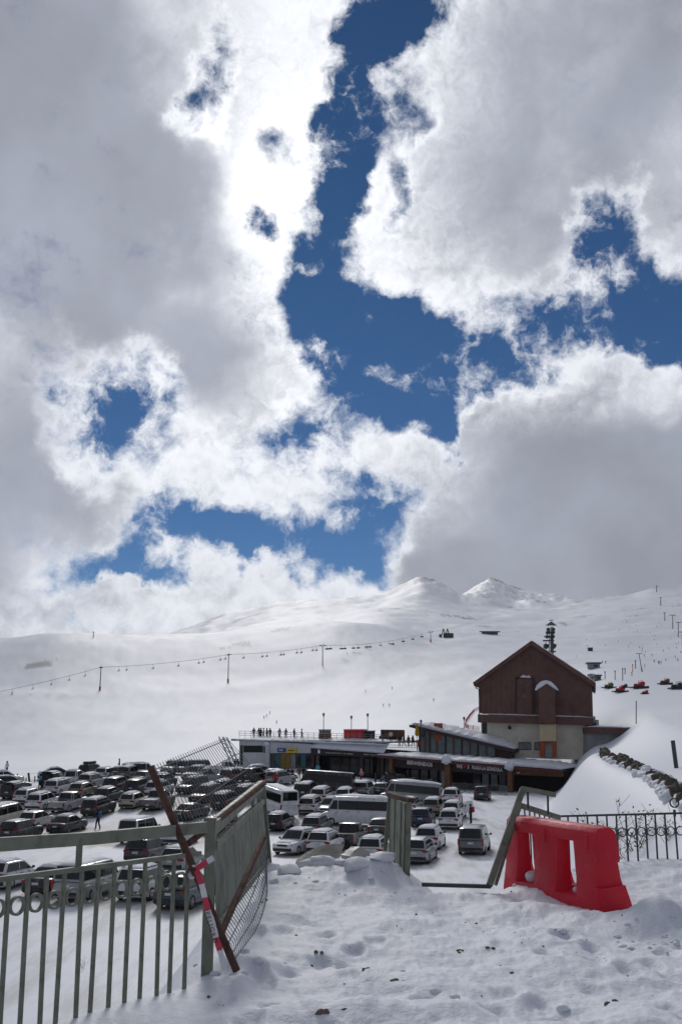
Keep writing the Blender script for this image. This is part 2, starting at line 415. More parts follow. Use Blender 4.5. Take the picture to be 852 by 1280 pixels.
# far slopes: for columns of the view, height seen at given distances (photo rows)
FAR_R = [150, 220, 300, 450, 650, 900, 1200, 1600, 2200, 3000, 4500, 9000]
FAR = {
    -600: [965, 985, 960, 925, 866, 812, 815, 806, 812, 820, 825, 860],
    0:   [966, 985, 961, 925, 862, 803, 812, 803, 808, 815, 820, 860],
    60:  [966, 985, 961, 924, 860, 797, 810, 800, 806, 812, 820, 860],
    200: [966, 983, 958, 922, 860, 798, 808, 797, 800, 800, 815, 850],
    280: [964, 976, 952, 918, 858, 795, 804, 792, 788, 768, 790, 840],
    340: [958, 965, 946, 912, 852, 787, 796, 784, 770, 757, 775, 830],
    420: [950, 945, 930, 902, 844, 779, 785, 774, 764, 750, 765, 820],
    480: [944, 934, 918, 892, 838, 786, 774, 764, 757, 748, 765, 820],
    528: [940, 930, 912, 885, 835, 800, 784, 768, 748, 724, 760, 820],
    550: [940, 929, 910, 882, 832, 802, 786, 770, 754, 734, 760, 820],
    575: [940, 928, 908, 880, 830, 803, 787, 772, 760, 748, 758, 820],
    612: [938, 925, 902, 872, 828, 806, 790, 776, 764, 742, 728, 820],
    645: [936, 920, 896, 866, 826, 808, 792, 776, 764, 754, 740, 820],
    700: [934, 895, 872, 846, 824, 806, 790, 774, 761, 752, 755, 820],
    760: [915, 872, 852, 832, 820, 803, 782, 763, 750, 755, 770, 820],
    820: [896, 867, 850, 832, 820, 802, 778, 756, 737, 752, 770, 820],
    880: [885, 865, 848, 830, 815, 796, 772, 750, 740, 752, 770, 820],
    1400:[880, 862, 844, 824, 804, 784, 764, 748, 742, 752, 770, 820]}
_fx = np.array(sorted(FAR)); _fy = np.array([FAR[k] for k in _fx], float)
# photo row -> tangent of the elevation angle, exact for the pitched camera along its centre line
def _tan(row): v = (640 - row) / FPX; return (SP + v * CP) / (CP - v * SP)
_fz = EYE + _tan(_fy) * np.array(FAR_R)[None, :]
_lr = np.log(np.array(FAR_R, float))
def _hermite(xq, xk, yk):
    """monotone-ish cubic through rows of yk (n_q rows already chosen)"""
    h = np.diff(xk); dl = np.diff(yk, axis=1) / h
    m_ = np.zeros_like(yk); m_[:, 1:-1] = .5 * (dl[:, :-1] + dl[:, 1:]); m_[:, 0] = dl[:, 0]; m_[:, -1] = dl[:, -1]
    ext = np.sign(dl[:, :-1]) != np.sign(dl[:, 1:]); m_[:, 1:-1][ext] *= .3
    i = np.clip(np.searchsorted(xk, xq) - 1, 0, len(xk) - 2); r = np.arange(len(xq))
    t = np.clip((xq - xk[i]) / h[i], 0, 1); hh = h[i]
    y0, y1, m0, m1 = yk[r, i], yk[r, i + 1], m_[r, i], m_[r, i + 1]
    return (2 * t**3 - 3 * t**2 + 1) * y0 + (t**3 - 2 * t**2 + t) * hh * m0 + (-2 * t**3 + 3 * t**2) * y1 + (t**3 - t**2) * hh * m1
_gx_ = np.arange(-700, 1500, 2.0)
_FZ = np.empty((len(_gx_), len(FAR_R)))
for _k in range(len(FAR_R)):
    _row = np.interp(_gx_, _fx, _fz[:, _k]); _sg = (22, 22, 22, 22, 22, 18, 16, 13, 8, 4, 4, 16)[_k] / 2.0
    _q = np.arange(-int(4 * _sg), int(4 * _sg) + 1); _w = np.exp(-.5 * (_q / _sg) ** 2); _w /= _w.sum()
    _FZ[:, _k] = np.convolve(np.pad(_row, len(_q) // 2, 'edge'), _w, 'valid')
def far_z(X, Y):
    px = np.where(Y > 1, 426 + (X / np.maximum(Y, 1)) * FPX, np.where(X < 0, -600, 1400))
    q = (np.clip(px, -690, 1490) + 700) / 2.0
    j = np.floor(q).astype(int); t = (q - j)[:, None]
    yk = _FZ[j] * (1 - t) + _FZ[j + 1] * t
    Rr = np.clip(np.maximum(Y, np.hypot(X, Y) * .82), 150, 9000)
    return _hermite(np.log(Rr), _lr, yk)
def height(X, Y):
    X = np.asarray(X, float).ravel(); Y = np.asarray(Y, float).ravel()
    R = np.hypot(X, Y)
    base = np.maximum(lot_z(X, Y), bank_z(X, Y))
    k = 1.2; hsm = np.clip(k - np.abs(lot_z(X, Y) - bank_z(X, Y)), 0, k); base = base + hsm * hsm / (4 * k) * .5 * sst(X, 4, 8)
    base = base + .05 * fbm(X * .12, Y * .12, 3) + .02 * fbm(X * .8, Y * .8, 2)
    f = far_z(X, Y)
    f = f + sst(R, 230, 600) * (2.4 * fbm(X / 170., Y / 170., 3) + .8 * fbm(X / 42., Y / 60., 4, .6)) + sst(R, 500, 1100) * (5.0 * fbm(X / 190. + 3, Y / 260., 4, .55) + 2.0 * np.abs(fbm(X / 70., Y / 120. + 7, 3))) + sst(R, 1300, 2400) * (16 * fbm(X / 420., Y / 420., 5, .55) + 11 * np.abs(fbm(X / 260. + 4, Y / 360., 4, .5))) + sst(R, 2400, 2900) * sst(X / np.maximum(Y, 1), .035, .10) * 24 * (.35 - np.abs(fbm(X / 120., Y / 420. + 3, 4, .6)))
    w = sst(Y, 144, 160)
    kb = sst(X - toe(Y), -2, 6) * sst(Y, 70, 90)
    w = w * (1 - kb) + sst(Y, 128, 190) * kb
    rel = np.where(Y > 1, 426 + X / np.maximum(Y, 1) * FPX, 0)          # the buildings stand on ground cut level with the car park
    pad = sst(rel, 255, 300) * (1 - sst(rel, 690, 735))
    w = w * (1 - pad) + sst(Y, 172, 200) * pad
    w = np.maximum(w, sst(-X, 62, 90) * sst(Y, 60, 110))
    z = base * (1 - w) + f * w
    n = R < 60
    if n.any():
        Xn, Yn = X[n], Y[n]; d = edge_dist(Xn, Yn)
        p = plateau_z(Xn, Yn)
        dd = np.maximum(0, d + .15)
        drop = .45 * np.minimum(dd, .4) * dd / .4 + np.where(dd > .4, .78 * (dd - .4), 0) - .0
        z[n] = np.maximum(p - drop, z[n] - .0)
    return z
def hz(x, y): return float(height([x], [y])[0])
def ground(px, py, lo=26.0, hi=2200.0):
    """where the sight line through a photo pixel meets the ground beyond lo metres"""
    Ys = np.concatenate([np.arange(lo, min(hi, 200), .25), np.arange(200, hi, 2.0)]) if hi > 200 else np.arange(lo, hi, .25)
    d = ray(px, py); X = d.x / d.y * Ys; Z = EYE + d.z / d.y * Ys
    h = height(X, Ys); b = np.nonzero(Z <= h)[0]
    if len(b) == 0: return Vector((X[-1], Ys[-1], h[-1]))
    i = b[0]
    return Vector((X[i], Ys[i], h[i]))
def near_ground(px, py): return ground(px, py, 3.0, 40.0)

def build_ground():
    az = np.concatenate([np.radians(np.arange(-180, -40, 4.0)), np.radians(np.arange(-40, -22, .6)), np.radians(np.arange(-22, 22, .085)), np.radians(np.arange(22, 40, .6)), np.radians(np.arange(40, 180, 4.0))])
    rr = [0.35]
    while rr[-1] < 9000:
        r = rr[-1]
        rr.append(r * (1.03 if r < 4.5 else 1.0062 if r < 16 else 1.016 if r < 120 else 1.014 if r < 4500 else 1.04))
    rr = np.array(rr); na, nr = len(az), len(rr)
    A, Rg = np.meshgrid(az, rr); X = (np.sin(A) * Rg).ravel(); Y = (np.cos(A) * Rg).ravel()
    Z = height(X, Y)
    rad = Rg.ravel()
    # attributes: bare rock, slush in the car park, trodden foreground
    rock = np.zeros(len(X))
    for (px_, py_, Yd, sx, sy, k) in [(520, 733, 2950, 34, 160, .75), (536, 730, 2930, 26, 120, .8), (500, 744, 2850, 30, 120, .5), (612, 733, 4350, 30, 260, .9), (619, 738, 4250, 26, 300, .9), (590, 742, 4200, 60, 200, .6), (640, 744, 4200, 60, 200, .5), (50, 835, 740, 12, 14, .75), (460, 778, 1000, 16, 30, .8), (427, 770, 1150, 10, 22, .8), (350, 793, 860, 8, 14, .7), (572, 771, 1600, 26, 46, .8), (715, 826, 560, 9, 10, .25), (300, 795, 800, 10, 12, .6), (780, 760, 1500, 30, 40, .5), (720, 762, 1500, 16, 30, .5)]:
        p = at(px_, py_, Yd)
        gq = gauss(X, Y, p.x, p.y, sx, sy)
        fs_ = max(1.0, Yd / 900.)
        rock = np.maximum(rock, sst(gq + .95 * fbm(X / (12. * fs_), Y / (26. * fs_), 4, .65), .42, .72) * k * (gq > .06))
    fl = fbm(X / 55., Y / 90., 5, .6) + .5 * fbm(X / 400., Y / 400., 2)
    rock = np.maximum(rock, sst(fl, .62, .80) * sst(rad, 900, 1500) * .7)
    dirt = np.where((Y > 25) & (Y < 150) & (X < toe(Y) + 1) & (X > -75), 1.0, 0.0) * sst(Y, 26, 34) * (1 - sst(Y, 138, 150))
    p1, p2 = ground(110, 1052), ground(250, 1000)
    dirt = dirt * .62 + 1.0 * gauss(X, Y, p1.x, p1.y, 9, 3.2) + .6 * gauss(X, Y, p2.x, p2.y, 5, 4)
    dirt = np.clip(dirt, 0, 1.6)
    near = 1 - sst(rad, 16, 24)
    faces = np.empty((nr - 1, na, 4), np.int32)
    i0 = np.arange(nr - 1)[:, None] * na; k0 = np.arange(na)[None, :]; k1 = (k0 + 1) % na
    faces[..., 0] = i0 + k0; faces[..., 1] = i0 + k1; faces[..., 2] = i0 + na + k1; faces[..., 3] = i0 + na + k0
    faces = faces[..., ::-1].reshape(-1, 4)
    cap = np.arange(na)
    me = bpy.data.meshes.new('snow_ground')
    me.vertices.add(len(X)); me.vertices.foreach_set('co', np.stack([X, Y, Z], 1).ravel())
    nf = len(faces)
    loops = np.concatenate([faces.ravel(), cap]); me.loops.add(len(loops)); me.loops.foreach_set('vertex_index', loops.astype(np.int32))
    me.polygons.add(nf + 1); me.polygons.foreach_set('loop_start', np.concatenate([np.arange(nf) * 4, [nf * 4]]).astype(np.int32))
    me.polygons.foreach_set('use_smooth', np.ones(nf + 1, bool))
    me.update(); me.validate()
    for nme, arr in (('rock', rock), ('dirt', dirt), ('near', near)):
        a = me.attributes.new(nme, 'FLOAT', 'POINT'); a.data.foreach_set('value', arr.astype(np.float32))
    me.materials.append(M_GROUND)
    o = link('snow_ground', me); tag(o, 'snow covered ground, car park and ski slopes', kind='structure')
build_ground()
HAZE = 1.9e-5
def build_haze():
    m_ = bpy.data.materials.new('haze'); m_.use_nodes = True; nt = m_.node_tree; nt.nodes.clear()
    o = nt.nodes.new('ShaderNodeOutputMaterial'); v = nt.nodes.new('ShaderNodeVolumePrincipled')
    v.inputs['Color'].default_value = (.95, .96, .98, 1); v.inputs['Density'].default_value = HAZE; v.inputs['Anisotropy'].default_value = .35
    nt.links.new(v.outputs[0], o.inputs['Volume'])
    lo = min(p.co.z for p in bpy.data.objects['snow_ground'].data.vertices) - 1; hi = max(p.co.z for p in bpy.data.objects['snow_ground'].data.vertices) + 12
    print('ground z range', lo, hi)
    b = MB().box((0, 0, (lo + hi) / 2), (19400, 19400, hi - lo)); tag(b.build('haze', m_), 'thin pale mountain haze', kind='stuff')
build_haze()
# ------------------------------------------------------------------ materials of the near things
M_GREEN = mat('grey_green_paint', (.185, .200, .155), .55, 0, .16, 9, .25, 60, dirt=((.10, .09, .07), .55, 7.0))
M_GREENDK = mat('grey_green_sheet', (.180, .195, .152), .6, 0, .22, 5, .3, 40, dirt=((.12, .12, .10), .6, 4.0))
M_RUST = mat('rusted_steel', (.105, .050, .036), .8, 0, .35, 14, .5, 70, dirt=((.055, .030, .025), .8, 9.0))
M_WIRE = mat('grey_wire', (.16, .165, .165), .5, .4, .2, 20)
M_IRON = mat('dark_iron', (.055, .062, .066), .55, .1, .25, 12, .2, 50)
M_RED = mat('red_plastic', (.64, .008, .030), .40, 0, .16, 2.2, .3, 26, dirt=((.50, .05, .075), .30, 4.5), spec=.4)
M_TAPER = mat('red_tape', (.65, .05, .10), .45, 0, .15, 8)
M_TAPEW = mat('white_tape', (.72, .72, .72), .5, 0, .1, 8)
M_INK = mat('black_ink', (.02, .015, .04), .6)
M_ICE = mat('dirty_ice', (.50, .475, .43), .5, 0, .25, 4, .8, 9, dirt=((.27, .23, .19), .6, 3.0))
M_SOIL = mat('frozen_soil', (.17, .12, .09), .9, 0, .4, 20, .6, 30)
M_TWIG = mat('bare_twig', (.10, .075, .05), .85, 0, .4, 20)
M_LEAFD = mat('dry_leaf', (.16, .13, .06), .8, 0, .4, 20)

# ------------------------------------------------------------------ left railing of bars and rings
def railing(P, n, step, zt0, dz, ring_drop, ring_r, bar_w, root, depth_below=.12, skip=()):
    bars = MB().box((0, 0, -.5), (bar_w, bar_w, 1.0)).mesh('bar', M_RAIL)
    ringm = MB()
    N = 20; vs = []; fs = []
    for k in range(N):
        a = 2 * math.pi * k / N
        for rr, yy in ((ring_r, -.011), (ring_r, .011), (ring_r - .014, .011), (ring_r - .014, -.011)):
            vs.append((rr * math.cos(a), yy, rr * math.sin(a)))
    for k in range(N):
        for q in range(4):
            fs.append((k * 4 + q, k * 4 + (q + 1) % 4, ((k + 1) % N) * 4 + (q + 1) % 4, ((k + 1) % N) * 4 + q))
    ringm.add(vs, fs); ringm = ringm.mesh('ring', M_RAIL, 40)
    ang = math.atan2(step.y, step.x)
    for i in range(n):
        p = P + step * i; zt = zt0 + dz * i
        L = zt - hz(p.x, p.y) + depth_below
        b = link('bar', bars, root, (p.x, p.y, zt), ang); b.scale = (1, 1, L)
        b.rotation_euler = (random.uniform(-.012, .012), random.uniform(-.012, .012), ang)
        if i < n - 1 and i not in skip:
            q = p + step * .5
            link('ring', ringm, root, (q.x, q.y, zt + dz * .5 - ring_drop), ang)
M_RAIL = M_GREEN
A0 = at(11.7, 1097.6, 6.2); A1 = at(235, 1068.6, 7.44)
stepL = Vector(((A1.x - A0.x) / 11, (A1.y - A0.y) / 11, 0)); dzL = (A1.z - A0.z) / 11
rl = empty('railing', (0, 0, 0), 0, 'grey green railing with a row of rings, sunk in snow in front of the cars', 'railing')
P0 = Vector((A0.x, A0.y, 0)) - stepL * 3
railing(P0, 15, stepL, A0.z - dzL * 3, dzL,   .162, .056, .0215, rl, skip=())
a = P0 - stepL * .7; b = P0 + stepL * 14.9
MB().bar((a.x, a.y, A0.z - dzL * 3.7), (b.x, b.y, A0.z + dzL * 11.9), .036, .030).build('top_rail', M_GREEN, rl)
h0 = at(-70, 1061, 5.7); h1 = at(0, 1055.5, 6.14); h2 = at(120, 1047.5, 6.82); h3 = at(257, 1034, 7.68)
m = MB()
for u_, v_ in ((h0, h1), (h1, h2), (h2, h3)): m.bar(u_, v_ + (v_ - u_).normalized() * .004, .05, .078)
m.build('handrail', M_GREEN, rl)
q = at(98, 1087, 6.68)
MB().bar((q.x, q.y, q.z - .02), (q.x, q.y, at(98, 1049, 6.68).z), .034).build('post', M_GREEN, rl)

# ------------------------------------------------------------------ bent gate of sheet metal in the middle
gt = empty('sheet_metal_gate', (0, 0, 0), 0, 'grey green sheet metal gate standing open behind the rusty leaning post', 'gate')
gp0 = at(264, 1022, 7.8)
gm = MB().bar((gp0.x, gp0.y, hz(gp0.x, gp0.y) - .15), (gp0.x, gp0.y, gp0.z), .078); gm.build('post', M_GREEN, gt)
gp1 = at(326.5, 976, 13.0)
ge = at(336, 1076, 13.0)
MB().bar(ge + Vector((0, 0, -.1)), gp1, .085, .085, upv=(0, 1, 0)).build('post', M_GREEN, gt)
def gpt(t, row):            # rows 0 top rail, 1 sheet top, 2 sheet bottom
    lo = (at(264, 1036, 7.8), at(268, 1056, 7.8), at(271, 1156, 7.8))[row]
    hi = (at(327, 981, 13.0), at(329, 1001, 13.0), at(335, 1074, 13.0))[row]
    return lo.lerp(hi, t)
MB().bar(gpt(0, 0), gpt(1, 0), .07, .10).build('top_rail', M_GREEN, gt)
MB().bar(gpt(0, 1), gpt(1, 1), .05, .06).build('middle_rail', M_GREEN, gt)
MB().bar(gpt(0, 2), gpt(1, 2), .05, .05).build('bottom_rail', M_GREEN, gt)
for t in (.33, .70, .86):
    MB().bar(gpt(t, 1), gpt(t, 0), .035).build('strut', M_GREEN, gt)
NS = 15
for i in range(NS):          # folded sheet strips, each with a raised rib
    t0, t1 = i / NS + .0004, (i + 1) / NS - .0004
    off = Vector((random.uniform(-.0015, .0015), 0, 0))
    mm = MB(); pts = []
    for row in (2, 1):
        for t in (t0, t0 + (t1 - t0) * .25, t0 + (t1 - t0) * .35, t1 - (t1 - t0) * .12, t1):
            ribs = .007 if t0 + .001 < t < t0 + (t1 - t0) * .3 or abs(t - (t0 + (t1 - t0) * .35)) < 1e-6 else 0
            pts.append(gpt(t, row) + off + Vector((ribs, 0, 0)))
    thick = Vector((-.006, 0, 0)); k = 5
    vs = pts + [p + thick for p in pts]
    fs = []
    for j in range(k - 1):
        fs.append((j, j + 1, k + j + 1, k + j)); o2 = 2 * k
        fs.append((o2 + j + 1, o2 + j, o2 + k + j, o2 + k + j + 1))
    fs += [(0, k, 2 * k + k, 2 * k), (k - 1, 2 * k + k - 1, 3 * k + k - 1, 2 * k - 1)]
    mm.add(vs, fs).build('sheet_strip', M_GREENDK, gt)

# ------------------------------------------------------------------ wrecked wire fence on rusty tubes
wf = empty('wire_fence', (0, 0, 0), 0, 'wrecked wire mesh fence panel on rusty tubes leaning over the gate', 'fence')
pt, pb = at(188, 958, 7.40), at(293, 1207, 7.45)
MB().tube([pt, pb + (pb - pt).normalized() * .04], .027, 10).build('post', M_RUST, wf, 50)
t1a, t1b = at(236, 1054, 7.5), at(330, 979, 9.4)
MB().tube([t1a, t1b], .025, 10).build('tube', M_RUST, wf, 50)
t2a, t2b = at(275, 1170, 7.5), at(329, 1048, 9.0)
MB().tube([t2a, t2b], .025, 10).build('tube', M_RUST, wf, 50)
def wire(mb, pts, r): mb.tube(pts, r, 4, cap=False)
ta, tb = at(193, 956, 7.5), at(282, 921, 9.4)
mm = MB(); n = 32
for i in range(n + 1):
    t = i / n; p = ta.lerp(tb, t); q = at(232, 1046, 7.52).lerp(at(327, 975, 9.42), t)
    mid = p.lerp(q, .5) + Vector((.012 * math.sin(t * 7), .02, .008 * math.sin(t * 9)))
    wire(mm, [p, mid, q], .0026)
for s_ in (.06, .38, .70):
    wire(mm, [at(193, 956, 7.5).lerp(at(232, 1046, 7.52), s_), ta.lerp(tb, .5).lerp(at(232, 1046, 7.52).lerp(at(327, 975, 9.42), .5), s_), tb.lerp(at(327, 975, 9.42), s_)], .0042)
mm.build('upper_mesh', M_WIRE, wf)['kind'] = 'stuff'
mm = MB(); bnd = [at(331, 1052, 9.0), at(333.5, 1085, 8.85), at(334, 1115, 8.7), at(329, 1142, 8.45), at(318, 1166, 8.15), at(304, 1184, 7.85), at(291, 1203, 7.6)]
def along(c, t):
    k = t * (len(c) - 1); i = min(int(k), len(c) - 2); return c[i].lerp(c[i + 1], k - i)
n = 34
for i in range(n + 1):
    t = i / n; p = t2b.lerp(t2a, t); q = along(bnd, .12 + .88 * t)
    wire(mm, [p, p.lerp(q, .5) + Vector((.03, -.03, .01)), q], .0030)
for s_ in (.36, .72, 1.0):
    wire(mm, [t2b.lerp(t2a, k / 8).lerp(along(bnd, .12 + .88 * k / 8), s_) + (Vector((.03, -.03, .01)) * (1 - abs(s_ - .5) * 2)) for k in range(9)], .0045)
mm.build('lower_mesh', M_WIRE, wf)['kind'] = 'stuff'
# barrier tape tied to the post
tp = empty('barrier_tape', (0, 0, 0), 0, 'torn red and white warning tape knotted to the rusty leaning post', 'tape')
def ribbon(pts, w, m_, name):
    mb = MB(); vs = []; fs = []
    for i, p in enumerate(pts):
        d = (pts[min(i + 1, len(pts) - 1)] - pts[max(0, i - 1)]).normalized()
        s = d.cross(Vector((0, -1, .15))).normalized()
        tw = .35 * math.sin(i * 1.7); s = (s * math.cos(tw) + Vector((0, 1, 0)) * math.sin(tw)).normalized()
        for k, o in ((0, -.0015), (1, .0015)):
            vs += [p + s * (-w / 2) + Vector((0, o, 0)), p + s * (w / 2) + Vector((0, o, 0))]
    for i in range(len(pts) - 1):
        a = i * 4; b = a + 4
        fs += [(a, a + 1, b + 1, b), (a + 2, b + 2, b + 3, a + 3), (a, b, b + 2, a + 2), (a + 1, a + 3, b + 3, b + 1)]
    return mb.add(vs, fs).build(name, m_, tp, 60)
ta_ = [at(246, 1088, 7.38), at(252, 1105, 7.36), at(256, 1122, 7.38), at(260, 1138, 7.37), at(266, 1155, 7.37), at(270, 1172, 7.38), at(275, 1188, 7.36), at(281, 1211, 7.42)]
cols = [M_TAPER, M_TAPEW, M_TAPER, M_TAPEW, M_TAPEW, M_TAPER, M_TAPEW]
for i in range(7):
    a, b = ta_[i], ta_[i + 1]
    ribbon([a.lerp(b, k / 4) for k in range(5)], .042, cols[i], 'tape_band')
def text(s, size, m_, parent, loc, rot, name='lettering', ext=.0, align='LEFT', space=1.0, bold=0.0):
    c = bpy.data.curves.new(name, 'FONT'); c.body = s; c.size = size; c.extrude = ext; c.align_x = align; c.space_character = space
    c.resolution_u = 2; c.offset = bold
    c.materials.append(m_)
    t_ = bpy.data.objects.new(name, c); COL.objects.link(t_)
    dg = bpy.context.evaluated_depsgraph_get(); dg.update()
    me = bpy.data.meshes.new_from_object(t_.evaluated_get(dg)); me.name = name
    bpy.data.objects.remove(t_); bpy.data.curves.remove(c)
    o = link(name, me, parent, loc); o.rotation_euler = rot
    return o
da = (ta_[7] - ta_[3])
text('PELIGRO', .046, M_INK, tp, ta_[3] + Vector((.0, -.02, 0)) + Vector((-.018, 0, -.01)), (math.pi / 2, math.atan2(-da.z, da.x), 0), space=1.25)
for i, (pp, c_) in enumerate([([at(245, 1086, 7.36), at(252, 1082, 7.33), at(259, 1077, 7.30)], M_TAPER), ([at(259, 1077, 7.30), at(264, 1074, 7.29), at(267, 1072, 7.29)], M_TAPEW)]):
    ribbon(pp, .04, c_, 'tape_tail')
mm = MB()
for k, (rr, dz_) in enumerate([(.040, 0), (.043, .035), (.038, -.045)]):
    cc = at(242.5, 1085, 7.45) + Vector((0, 0, dz_))
    mm.tube([cc + Vector((rr * math.cos(a), rr * math.sin(a), .02 * math.sin(a * 2 + k))) for a in [2 * math.pi * j / 12 for j in range(13)]], .010, 6)
mm.build('knot', M_TAPEW, tp, 60)

# ------------------------------------------------------------------ second gate leaf, seen almost edge on
g2 = empty('gate_leaf', (0, 0, 0), 0, 'narrow grey green metal gate leaf with a rusty top edge rising from the snow heap', 'gate')
def q4(a, b, c, d, th, m_, nm, parent):
    mb = MB(); mb.prism([a, b, c, d], th); return mb.build(nm, m_, parent)
na, nb, nc, nd = at(489, 995, 13.4), at(508.5, 1004, 12.2), at(506, 1112, 12.2), at(487, 1104, 13.4)
NS2 = 5
for i in range(NS2):
    t0, t1 = i / NS2, (i + 1) / NS2 - .012
    q4(na.lerp(nb, t0), na.lerp(nb, t1), nd.lerp(nc, t1), nd.lerp(nc, t0), Vector((-.022 - .012 * (i % 2), -.01, 0)), M_GREENDK, 'sheet_strip', g2)
MB().bar(nb + Vector((.02, 0, .012)), nc + Vector((.02, 0, 0)), .062, .05, upv=(0, 1, 0)).build('frame_post', M_GREEN, g2)
MB().bar(na + Vector((-.02, 0, .0)), nd + Vector((-.10, 0, 0)), .05, .05, upv=(0, 1, 0)).build('frame_post', M_GREEN, g2)
MB().bar(na + Vector((-.03, .02, .02)), nb + Vector((.05, -.02, .03)), .075, .055).build('top_rail', M_RUST, g2)
MB().bar(na.lerp(nd, .22), nb.lerp(nc, .22) + Vector((0, 0, 0)), .02, .03).build('cross_bar', M_GREEN, g2)
q4(at(488, 996, 13.5), at(485.5, 997, 13.7), at(478, 1076, 13.7), at(481.5, 1096, 13.45), Vector((0, .04, 0)), M_GREENDK, 'side_sheet', g2)

# ------------------------------------------------------------------ toppled gate frame on the right of the gap
g3 = empty('toppled_gate', (0, 0, 0), 0, 'bent grey green gate frame leaning beside the red barrier, its sill on the snow', 'gate')
fb_, ft_ = at(611, 1107, 11.75), at(653, 986, 12.3)
MB().bar(fb_, ft_, .068, .05, upv=(0, 1, 0)).build('slanted_post', M_GREEN, g3)
MB().bar(at(619, 1106, 11.85), at(650, 1006, 12.35), .036, .04, upv=(0, 1, 0)).build('slanted_post', M_GREEN, g3)
MB().bar(at(652, 985.5, 12.3), at(693, 993.5, 12.4), .06, .058).build('handrail', M_GREEN, g3)
MB().bar(at(647, 1006, 12.35), at(698, 1022, 12.9), .06, .058).build('rail', M_GREEN, g3)
for x_, y0_, y1_, Y_ in ((659, 988, 1011, 12.33), (684, 993, 1018, 12.5)):
    MB().bar(at(x_, y0_, Y_), at(x_ + .5, y1_, Y_), .022).build('post', M_IRON, g3)
for k in range(6):
    x_ = 655 + 6.2 * k; p_ = at(x_, 1009 + 2.0 * k, 12.45 + .07 * k)
    MB().bar(p_, (p_.x, p_.y, p_.z - .75), .016).build('bar', M_IRON, g3)
MB().bar(at(527, 1105.5, 11.9), at(613, 1108, 11.75), .05, .042).build('sill', M_IRON, g3)

# ------------------------------------------------------------------ railing on the right
M_RAIL = M_IRON
rr_ = empty('railing', (0, 0, 0), 0, 'dark iron railing with small rings behind the red barrier, shrubs behind it', 'railing')
B0, B1 = at(697, 1020.5, 14.0), at(852, 1016.5, 14.0)
nb_ = 24; stR = Vector((.1306, 0, 0)); zR = (B1.z - B0.z) / (B1.x - B0.x) * .1306
railing(Vector((B0.x, 14.0, 0)), nb_, stR, B0.z, zR, .225, .062, .020, rr_)
MB().bar((B0.x - .08, 14, B0.z), (B0.x + stR.x * nb_, 14, B0.z + zR * nb_), .03, .026).build('top_rail', M_IRON, rr_)
p_ = at(842, 1012, 13.98)
MB().bar((p_.x, p_.y, B0.z), p_, .03).build('post', M_IRON, rr_)
pr = MB(); cc = at(842, 1003.5, 13.98)
pr.tube([cc + Vector((.058 * math.cos(a), 0, .058 * math.sin(a))) for a in [2 * math.pi * j / 18 for j in range(19)]], .012, 6); pr.build('finial', M_IRON, rr_, 50)

